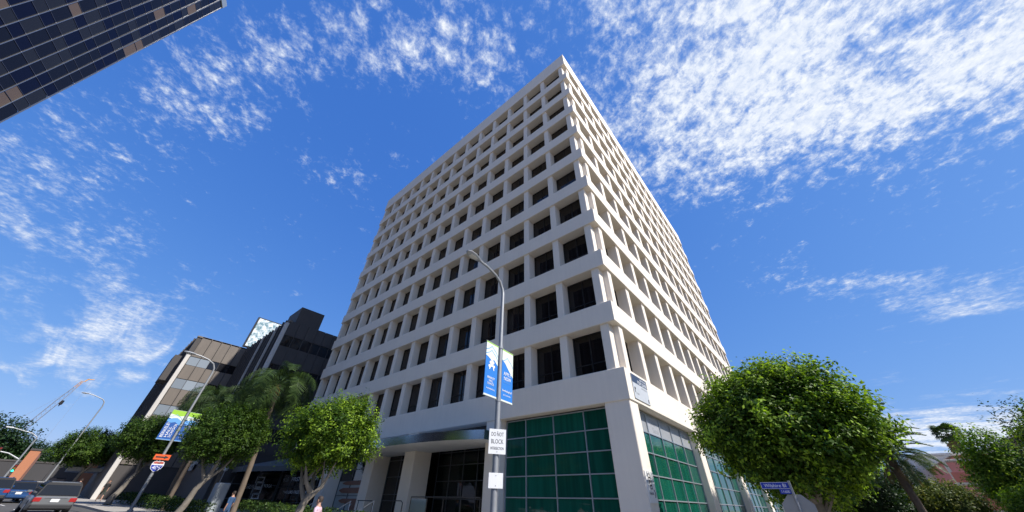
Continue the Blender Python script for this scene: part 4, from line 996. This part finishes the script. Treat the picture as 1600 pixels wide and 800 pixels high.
# ================================================================== CRANE
def crane():
    base = Vector((-253.0, -38.5, 2.0)); tip = Vector((-253.8, -28.5, 44.3)); 
    t = thing('lattice_crane', 'distant lattice boom crane with yellow tip and hanging hook block', 'crane', (0,0,0))
    d = (tip-base); L_ = d.length; d.normalize(); sidev = Vector((1,0,0)); upv = d.cross(sidev).normalized(); sidev = upv.cross(d)
    pale = mat('crane_pale', (.26,.27,.30), .7); yel = mat('crane_yellow', (.62,.30,.04), .6)
    N_ = 26; b = MB(); y2 = MB()
    def c(i, k, w): return base + d*(L_*i/N_) + sidev*(w if k in (0,3) else -w) + upv*(w if k < 2 else -w)
    for i in range(N_):
        w0 = .75*(1 if i < 20 else 1-(i-20)*.10); w1 = .75*(1 if i+1 < 20 else 1-(i+1-20)*.10); m_ = y2 if i >= 24 else b
        for k in range(4):
            m_.tube([c(i,k,w0), c(i+1,k,w1)], .075, 4); m_.tube([c(i,k,w0), c(i+1,(k+1)%4,w1)], .045, 4)
    b.build('boom', pale, t); y2.build('boom_tip', yel, t)
    b = MB(); b.tube([tip + upv*.6, tip + upv*.9 + d*1.3, tip + d*2.6 + Vector((0,2.6,-1.2))], [.25,.25,.12], 6); b.build('jib_head', yel, t)
    b = MB(); b.tube([tip + Vector((0,2.8,-.3)), tip + Vector((0,2.8,-42))], .03, 4); b.tube([tip + Vector((0,-.2,0)), tip + Vector((0,-.6,-9.4))], .03, 4)
    b.tube([tip + upv*1.2, base + Vector((-2,-9,6))], .04, 4); b.build('cable', pale, t)
    b = MB(); hb_ = tip + Vector((0,-1.0,-9.8)); b.box(hb_.x-.4, hb_.x+.4, hb_.y-.55, hb_.y+.55, hb_.z-1.0, hb_.z+.9, .25); b.tube([hb_+Vector((0,0,-.9)), hb_+Vector((0,-.1,-1.6))], .18, 6); b.build('hook_block', black_m, t)
    b = MB(); b.box(-257,-249,-44,-38,0,4.5,.1); b.build('carrier', yel, t)
crane()

# ================================================================== APARTMENTS, right
def apartments():
    pink = mat('pink_stucco', (.58,.20,.155), .85, noise=.06, nscale=1.2); trim = mat('cream_trim', (.62,.58,.52), .8)
    wht = mat('pale_stucco', (.50,.50,.51), .85, noise=.04, nscale=1); wg = glass_mat('apartment_glass', (.03,.035,.04), .05, rand=.4)
    t = thing('white_apartments', 'pale grey stucco apartment block with one small window', 'building', (0,0,0))
    b = MB(); b.box(15.2, 30, 64, 84, -1, 8.5, .05); b.box(18.3, 30, 62.6, 63.98, -1, 7.4, .05); b.build('wall', wht, t)
    b = MB(); b.box(17.2, 18.2, 63.93, 64.02, 6.0, 6.9); w_ = b.build('window', wg, t); b = MB(); b.box(17.1, 18.3, 63.9, 63.99, 5.88, 5.98); b.build('sill', wht, w_)
    b = MB(); b.box(15.0, 30.2, 63.8, 84.2, 8.5, 8.75, .03); b.build('coping', wht, t)
    t = thing('pink_apartments', 'terracotta pink apartment building with stacked balconies and cream trims', 'building', (0,0,0))
    b = MB(); b.box(16.4, 36, 46, 64, -1, 6.9, .05); b.build('wall', pink, t)
    b = MB(); b.box(22.0, 36, 44.4, 45.98, -1, 8.5, .05); b.build('bay_wall', pink, t)
    b = MB(); b.box(16.1, 22.0, 45.6, 64, 6.9, 7.15, .03); b.box(21.8, 36.2, 44.2, 64, 8.5, 8.75, .03); b.build('cornice', trim, t)
    b = MB(); b.prism([(0,0),(1.3,0),(.65,.8)], (23.2, 44.3, 8.75), ex, ez, (0,3,0)); b.build('gable', pink, t)
    for k, (x0, x1, z) in enumerate(((15.0,18.2,4.3),(14.8,18.6,2.1),(14.8,18.6,.1),(15.2,18.0,6.3))):
        b = MB(); b.box(x0, x1, 44.5, 46, z, z+.18, .02); bo = b.build('balcony', trim, t)
        if k < 3:
            b = MB(); b.box(x0+.05, x1-.05, 44.55, 44.65, z+.18, z+1.05, .02); b.box(x0+.05, x0+.15, 44.66, 46, z+.18, z+1.05, .02); b.build('parapet', pink, bo)
        b = MB(); b.box(16.8, 18.2, 45.9, 46.02, z+.2, z+1.9) if k < 3 else b.box(18.8,19.6,45.9,46.02,z-1.2,z-.3); b.build('window', wg, t)
    for x in (15.1, 18.1):
        b = MB(); b.box(x-.12, x+.12, 44.6, 44.85, -.5, 6.3, .02); b.build('balcony_post', trim, t)
    for x in (24, 27, 30):
        for z in (1.0, 4.0, 6.4): b = MB(); b.box(x, x+1.5, 44.3, 44.42, z, z+1.3); b.build('window', wg, t)
    b = MB(); b.prism([(0,0),(7,0),(7,.25),(0,.25)], (20.8, 41.5, 6.2), ex, ez, (0,2.8,.9)); b.build('porch_roof', trim, t)
    t = thing('garden_wall', 'low pale garden wall at the bottom right behind the trees', 'wall', (0,0,0))
    b = MB(); b.box(13.2, 13.5, 24, 44, -.2, 1.3, .03); b.build('wall', wht, t)
apartments()

# ================================================================== VEHICLES
def car(label, base, heading, paint, L_=4.7, W_=1.88, H_=1.68, group=None, name='parked_car', cat='car', suv=True):
    """local +x forward; built of hull, cabin, glass, lamps and wheels"""
    t = thing(name, label, cat, base, heading, group)
    body_m = mat('paint_'+'_'.join('%d' % int(c*100) for c in paint), paint, .35, metal=.15, coat=.35)
    gl = glass_mat('car_glass', (.012,.014,.016), .03); trim = mat('car_trim', (.03,.03,.032), .6); chrome = mat('car_chrome', (.6,.6,.62), .2, metal=.9)
    hl = L_/2; hw = W_/2; belt = H_*.60; zb_ = .27
    def ring(x, w, z0, z1, n=4):
        r_ = min(.16, (z1-z0)*.3); pts = []
        for (cy, cz, a0) in ((w-r_, z1-r_, 0), (-w+r_, z1-r_, 90), (-w+r_*.6, z0+r_*.6, 180), (w-r_*.6, z0+r_*.6, 270)):
            rr = r_ if a0 < 180 else r_*.6
            for k in range(n): a = R(a0 + 90*k/(n-1)); pts.append((x, cy+rr*math.cos(a), cz+rr*math.sin(a)))
        return pts
    b = MB(); b.loft([ring(-hl, hw*.86, zb_+.12, belt-.10), ring(-hl+.10, hw*.95, zb_+.04, belt-.02), ring(-hl+.5, hw, zb_, belt), ring(0, hw, zb_-.02, belt+.01), ring(hl-1.35, hw, zb_, belt-.02), ring(hl-.75, hw*.97, zb_, belt-.10), ring(hl-.2, hw*.88, zb_+.04, belt-.24), ring(hl, hw*.72, zb_+.14, belt-.36)])
    body = b.build('body', body_m, t, smooth=True)
    xr0, xr1 = (-hl+.10, -hl+.38) if suv else (-hl+.65, -hl+1.25); xf0, xf1 = hl-1.30, hl-2.15
    wt = hw*.76; wbm = hw*.94; zr = H_
    b = MB(); mid = belt-.03
    def rect(x0, x1, w, z): return [(x0,-w,z),(x1,-w,z),(x1,w,z),(x0,w,z)]
    b.loft([rect(xr0, xf0, wbm, mid), rect(xr0+(xr1-xr0)*.8, xf0+(xf1-xf0)*.85, wt+.04, zr-.10), rect(xr1, xf1, wt-.02, zr-.02), rect(xr1+.12, xf1-.12, wt-.16, zr)])
    b.build('cabin', mat('pillar_black', (.02,.02,.022), .6, spec=.2), t, smooth=False)
    b = MB(); b.box(xr1+.02, xf1-.02, -wt+.10, wt-.10, zr-.035, zr+.012, .01); b.build('roof', body_m, t)
    def lerp(a, b_, u): return a + (b_-a)*u
    def glassquad(nm, c0, c1, c2, c3, parent=t): q = MB(); q.quadlist([c0, c1, c2, c3], [(0,1,2,3)]); nrm = (Vector(c1)-Vector(c0)).cross(Vector(c3)-Vector(c0)).normalized(); q.v = [tuple(Vector(v)+nrm*.012) for v in q.v] + [tuple(Vector(v)-nrm*.01) for v in q.v]; q.f = [[0,1,2,3],[7,6,5,4],[0,4,5,1],[1,5,6,2],[2,6,7,3],[3,7,4,0]]; q.mi = [0]*6; return q.build(nm, gl, parent)
    def cab(x0u, u, v, side):   # point on the cabin side: u along, v up
        z = lerp(mid, zr-.10, v); w = lerp(wbm, wt+.04, v); a = lerp(xr0, xr0+(xr1-xr0)*.8, v); c_ = lerp(xf0, xf0+(xf1-xf0)*.85, v); return (lerp(a, c_, u), side*(w+.004), z)
    for side in (1, -1):
        segs = ((.06,.30),(.33,.60),(.63,.92)) if suv else ((.1,.47),(.5,.9))
        for (u0, u1) in segs:
            q = [cab(0,u0,.18,side), cab(0,u1,.18,side), cab(0,u1*.985 if u1 > .9 else u1,.90,side), cab(0,u0+.01,.90,side)]
            glassquad('side_window', *(q if side < 0 else q[::-1]))
    def rearp(y, v): z = lerp(mid, zr-.10, v); w = lerp(wbm, wt+.04, v); x = lerp(xr0, xr0+(xr1-xr0)*.8, v); return (x-.004, y*w, z)
    glassquad('rear_window', rearp(.93,.08), rearp(-.93,.08), rearp(-.93,.94), rearp(.93,.94))
    def frontp(y, v): z = lerp(mid, zr-.10, v); w = lerp(wbm, wt+.04, v); x = lerp(xf0, xf0+(xf1-xf0)*.85, v); return (x+.004, y*w, z)
    glassquad('windscreen', frontp(-.88,.10), frontp(.88,.10), frontp(.88,.92), frontp(-.88,.92))
    red = mat('tail_red', (.38,.02,.02), .25, coat=.6); lamp = mat('head_lamp', (.7,.72,.75), .12)
    for side in (1, -1):
        b = MB(); b.box(-hl-.01, -hl+.16, *(sorted((side*hw*.60, side*hw*.93))), belt-.30, belt-.09, .02); b.build('taillight', red, t)
        b = MB(); b.box(hl-.30, hl-.07, *(sorted((side*hw*.45, side*hw*.84))), belt-.36, belt-.22, .02); b.build('headlight', lamp, t)
        b = MB(); b.box(hl-1.62, hl-1.45, *(sorted((side*(hw*.95), side*(hw+.16)))), belt+.03, belt+.17, .03); b.build('mirror', body_m, t)
        b = MB(); b.tube([(xr1+.1, side*(wt-.1), zr+.035), (xf1-.1, side*(wt-.1), zr+.035)], .016, 6); b.build('roof_rail', trim, t)
        for x in (-.2, .95): b = MB(); b.box(x-.1, x+.1, *(sorted((side*(hw-.01), side*(hw+.025)))), belt-.17, belt-.13); b.build('door_handle', chrome, t)
    b = MB(); b.box(-hl-.06, -hl+.14, -hw*.90, hw*.90, zb_+.06, zb_+.30, .05); b.build('rear_bumper', trim if suv else body_m, t)
    b = MB(); b.box(hl-.16, hl+.05, -hw*.76, hw*.76, zb_+.06, zb_+.28, .05); b.build('front_bumper', trim, t)
    b = MB(); b.box(-hl-.025, -hl+.02, -.17, .17, belt-.30, belt-.15); b.build('number_plate', ink_white, t)
    b = MB(); b.box(-hl-.015, -hl+.03, -hw*.5, hw*.5, belt-.12, belt-.09); b.build('chrome_strip', chrome, t)
    tyre = MB(); tyre.tube([(0,-.11,0),(0,-.10,0),(0,.10,0),(0,.11,0)], [.30,.345,.345,.30], 18); tm_ = tyre.mesh('wheel', mat('tyre', (.015,.015,.015), .85), True)
    rim = MB(); rim.tube([(0,-.118,0),(0,-.10,0),(0,.10,0),(0,.118,0)], [.20,.225,.225,.20], 12); rm_ = rim.mesh('rim', mat('rim_alloy', (.45,.46,.48), .3, metal=.8), True)
    for x in (-hl+.92, hl-.92):
        for side in (1, -1):
            w_ = link('wheel', tm_, t, (x, side*(hw-.10), .345)); link('rim', rm_, w_)
            arch = MB(); arch.tube([(x, side*(hw-.22), .36), (x, side*(hw+.004), .36)], .40, 16); arch.build('wheel_arch', trim, t)
    return t
HEAD = math.atan2(US.y, US.x)
def carat(label, s, t_, paint, back=False, **k):
    p = st(s, t_, gz(s)+.005); sl = (gz(s+1)-gz(s-1))/2
    c = car(label, p, HEAD + (math.pi if back else 0), paint, **k); c.rotation_euler = Euler((0, -math.atan(sl)*(1 if not back else -1), HEAD + (math.pi if back else 0)), 'XYZ'); return c
CG = 'cars driving down the street'
carat('silver estate car seen from behind at bottom left', 38.5, 4.0, (.17,.175,.18), L_=4.7, H_=1.62, group=CG, name='silver_car')
carat('blue sport utility car at the left picture edge', 53.0, 2.0, (.018,.075,.22), L_=4.7, H_=1.68, group=CG, name='blue_car')
carat('second blue car half hidden beyond the silver car', 56.0, 3.6, (.02,.07,.20), L_=4.6, H_=1.5, group=CG, name='blue_car', suv=False)
carat('white car ahead, between the two blue cars', 74.0, 2.6, (.72,.72,.73), L_=4.6, H_=1.6, group=CG, name='white_car')
carat('white car parked at the kerb beyond the silver car', 60.5, 5.0, (.74,.74,.75), L_=4.5, H_=1.5, group=CG, name='white_car', suv=False)
# cars in the near kerb lane: seen mirrored in the storefront glass
MG = 'cars mirrored in the storefront glass'
carat('white sport utility car mirrored in the left of the green glass', 28.1, -2.2, (.74,.74,.74), back=True, group=MG, name='white_car', H_=1.74)
carat('white sport utility car mirrored in the right of the green glass', 20.9, -2.6, (.74,.74,.74), back=True, group=MG, name='white_car', H_=1.74)

# ================================================================== PEOPLE
def person(label, base, heading, shirt, pants, skin, hair, stride=.0, height=1.75, bend=0.0, shorts=False):
    t = thing('person', label, 'person', base, heading)
    k = height/1.75; V = []; E_ = []; Rr = []
    def v(p, r_): V.append((p[0]*k, p[1]*k, p[2]*k)); Rr.append((r_[0]*k, r_[1]*k) if isinstance(r_, tuple) else (r_*k, r_*k)); return len(V)-1
    def e(a, b_): E_.append((a, b_))
    pel = v((0,0,.95), (.15,.105)); waist = v((.01,0,1.10), (.135,.10)); chest = v((.02,0,1.28), (.165,.115)); sh = v((.01,0,1.42), (.13,.09)); neck = v((.015,0,1.50), .058); hd0 = v((.03,0,1.58), (.072,.085)); hd1 = v((.035,0,1.67), (.075,.092)); hd2 = v((.03,0,1.735), (.05,.06))
    for a, b_ in ((pel,waist),(waist,chest),(chest,sh),(sh,neck),(neck,hd0),(hd0,hd1),(hd1,hd2)): e(a, b_)
    nose = v((.125,0,1.635), .016); e(hd0, nose)
    for sd_ in (1, -1):
        sw_ = stride*sd_
        a1 = v((0,.19*sd_,1.40), .062); a2 = v((-.05-.5*sw_*.4,.235*sd_,1.14), .046); a3 = v((.04-.5*sw_*.7,.235*sd_,.93), .036); a4 = v((.07-.5*sw_*.8,.23*sd_,.85), (.022,.04))
        e(sh, a1); e(a1, a2); e(a2, a3); e(a3, a4)
        for f in range(4):
            f1 = v((.08-.5*sw_*.8+.014*(f-1.5)*2,.225*sd_,.80), .010); f2 = v((.085-.5*sw_*.8+.012*(f-1.5)*2,.205*sd_,.755+.008*abs(f-1.4)), .008); e(a4, f1); e(f1, f2)
        th = v((.115-.4*sw_,.20*sd_,.825), .010); e(a4, th)
        l0 = v((0,.085*sd_,.88), .090); l1 = v((.03+.45*sw_,.095*sd_,.50), .060); l2 = v((-.03+.75*sw_,.10*sd_,.12), .042); l3 = v((-.02+.8*sw_,.10*sd_,.05), (.045,.04)); l4 = v((.14+.8*sw_,.11*sd_,.03), (.035,.03))
        e(pel, l0); e(l0, l1); e(l1, l2); e(l2, l3); e(l3, l4)
    me = bpy.data.meshes.new('body'); me.from_pydata(V, E_, [])
    o = bpy.data.objects.new('body', me); COL.objects.link(o)
    md = o.modifiers.new('skin', 'SKIN'); md.use_smooth_shade = True
    sv = me.skin_vertices[0].data if me.skin_vertices else None
    if sv is None:
        bm = bmesh.new(); bm.from_mesh(me); bm.verts.layers.skin.verify(); bm.to_mesh(me); bm.free(); sv = me.skin_vertices[0].data
    for i, r_ in enumerate(Rr): sv[i].radius = r_; sv[i].use_root = (i == 0)
    ss = o.modifiers.new('sub', 'SUBSURF'); ss.levels = 1; ss.render_levels = 1
    dg = bpy.context.evaluated_depsgraph_get(); m2 = bpy.data.meshes.new_from_object(o.evaluated_get(dg)); bpy.data.objects.remove(o); m2.name = 'body'
    m2.materials.clear()
    for q in (mat('skin_%d' % int(skin[0]*100), skin, .55), mat('shirt_%d_%d' % (int(shirt[0]*100), int(shirt[2]*100)), shirt, .85, noise=.06, nscale=12), mat('pants_%d_%d' % (int(pants[0]*100), int(pants[2]*100)), pants, .85), mat('shoe', (.05,.045,.04), .6)): m2.materials.append(q)
    mi = []
    for p in m2.polygons:
        c = p.center/k; side = abs(c.y) > .165 and c.z < 1.36
        if c.z > 1.475: mi.append(0)
        elif side and c.z < 1.18 and c.z > .7 and abs(c.y) > .18: mi.append(0 if c.z < 1.16 else 1)
        elif c.z > .97: mi.append(1)
        elif c.z > (.52 if shorts else .11): mi.append(2)
        elif c.z > .09: mi.append(0)
        else: mi.append(3)
    m2.polygons.foreach_set('material_index', mi); m2.polygons.foreach_set('use_smooth', [True]*len(mi)); m2.update()
    link('body', m2, t)
    # hair cap
    b = MB(); rings = []
    for (z, r_) in ((1.60,.088),(1.66,.099),(1.71,.096),(1.755,.072),(1.775,.02)):
        rings.append([(( .02 + (r_*1.02*math.cos(a) if math.cos(a) < .35 or z > 1.70 else r_*.55))*k, r_*.86*math.sin(a)*k, z*k) for a in [i*math.pi/8 for i in range(16)]])
    b.loft(rings); b.build('hair', mat('hair_%d' % int(hair[0]*100), hair, .7), t, smooth=True)
    for sd_ in (1, -1):
        b = MB(); b.box(.02*k, .05*k, *(sorted((sd_*.078*k, sd_*.096*k))), 1.60*k, 1.67*k, .006*k); b.build('ear', MATS['skin_%d' % int(skin[0]*100)], t)
        b = MB(); b.box(.108*k, .118*k, sd_*.034*k-.010*k, sd_*.034*k+.010*k, 1.645*k, 1.657*k); b.build('eye', ink_black, t)
    b = MB(); b.box(.112*k, .120*k, -.022*k, .022*k, 1.578*k, 1.588*k); b.build('mouth', mat('lip', (.30,.10,.09), .6), t)
    return t
sk = (.42,.24,.17)
person('person in a pale pink shirt standing by the stair rails', (-8.74, -8.58, .13), HEAD+R(35), (.62,.42,.50), (.08,.08,.10), sk, (.04,.025,.018), .05)
person('person in dark blue clothes walking past the tall palm trunk', (-23.84, -7.3, ground(-23.8,-7.3)-.12), HEAD+R(20), (.03,.075,.17), (.03,.07,.15), sk, (.03,.02,.015), .25)
person('person in a black top and shorts striding along the left pavement', (-52.0, -11.2, ground(-52,-11.2)+.13), HEAD+math.pi, (.02,.02,.022), (.03,.04,.03), sk, (.05,.03,.02), .55, shorts=True)
person('person in black far down the left pavement by the white car', (-53.5, -13.2, ground(-53.5,-13.2)+.13), HEAD, (.02,.02,.022), (.03,.03,.032), sk, (.03,.02,.02), .35)

# globe lamp and cabinet in front of the brown building
gl_ = thing('globe_lamp', 'small white globe lamp on a thin post left of the palm trunk', 'lamp', (-31.5, -6.6, ground(-31.5,-6.6)))
b = MB(); b.tube([(0,0,0),(0,0,2.75)], .035, 8); b.build('post', galv, gl_)
b = MB(); b.loft([[(.17*math.sin(p)*math.cos(a), .17*math.sin(p)*math.sin(a), 2.9-.17*math.cos(p)) for a in [i*math.pi/6 for i in range(12)]] for p in [R(8+164*j/8) for j in range(9)]]); b.build('globe', mat('globe_white', (.62,.63,.66), .3), gl_, smooth=True)
cb = thing('utility_cabinet', 'pale grey cabinet behind the walker in blue', 'cabinet', (-29.0, -6.9, ground(-29,-6.9)))
b = MB(); b.box(-.55,.55,-.35,.35,0,2.0,.04); b.build('case', mat('cabinet_grey', (.38,.42,.45), .5), cb); b = MB(); b.box(-.5,.5,-.365,-.351,.1,1.9); b.build('door', mat('cabinet_door', (.36,.40,.43), .5), cb)

# ================================================================== ACROSS THE STREET (mirrored in the glass)
OG = 'trees across the street mirrored in the glass'
for i, (x, y, sc_, lab) in enumerate(((-16, -42, 1.0, 'tree across the street mirrored dark in the left green panes'), (-2, -44, 1.1, 'tree across the street mirrored dark in the middle green panes'), (10, -41, .95, 'tree across the street mirrored dark in the right green panes'))):
    tree(lab, (x, y, 0), cmf, (0,0,7.6), tmf, sc_*.8, R(40*i), group=OG, name='broad_tree')
# across the side street: unseen, added for the sunlit side's glass to mirror
for i, (y, sc_, lab) in enumerate(((6, 1.25, 'tree added across the side street to be mirrored in the nearest sunlit bay'), (15, 1.35, 'tree added across the side street to be mirrored in the second sunlit bay'), (25, 1.3, 'tree added across the side street to be mirrored in the far sunlit bays'))):
    tree(lab, (20.0, y, .13), cm, (0, 0, 4.2), tm, sc_, R(60*i+20), group='added trees mirrored in the sunlit side glass', name='street_tree')
sb = thing('added_apartments', 'unseen cream apartment block added to be mirrored in the glass of the sunlit side', 'building', (0,0,0))  # block out of view, added as a reflection for the side glass
b = MB(); b.box(25, 42, -4, 38, -.5, 11, .05); b.build('wall', mat('cream_stucco', (.50,.44,.36), .85), sb)
b = MB(); b.box(24.8, 42.2, -4.2, 38.2, 11, 11.4, .03); b.build('coping', mat('cream_trim', (.62,.58,.52), .8), sb)
for k in range(10):
    for z in (1.2, 4.4, 7.6): q = MB(); q.box(24.93, 25.02, -2.5+k*4, -.5+k*4, z, z+1.6); q.build('window', MATS['apartment_glass'], sb)
for i, (x, y, lab) in enumerate(((4.7, 11.5, 'unseen tree added behind the big round tree to be mirrored, second along the side street'), (4.6, 21.0, 'unseen tree added behind the big round tree to be mirrored, third along the side street'))):  # unseen trees added so the side glass mirrors leaves, not sky
    tree(lab, (x, y, .13), cm, (0, 0, 4.2), tm, .95, R(80*i+130), group='added trees mirrored in the sunlit side glass', name='street_tree')
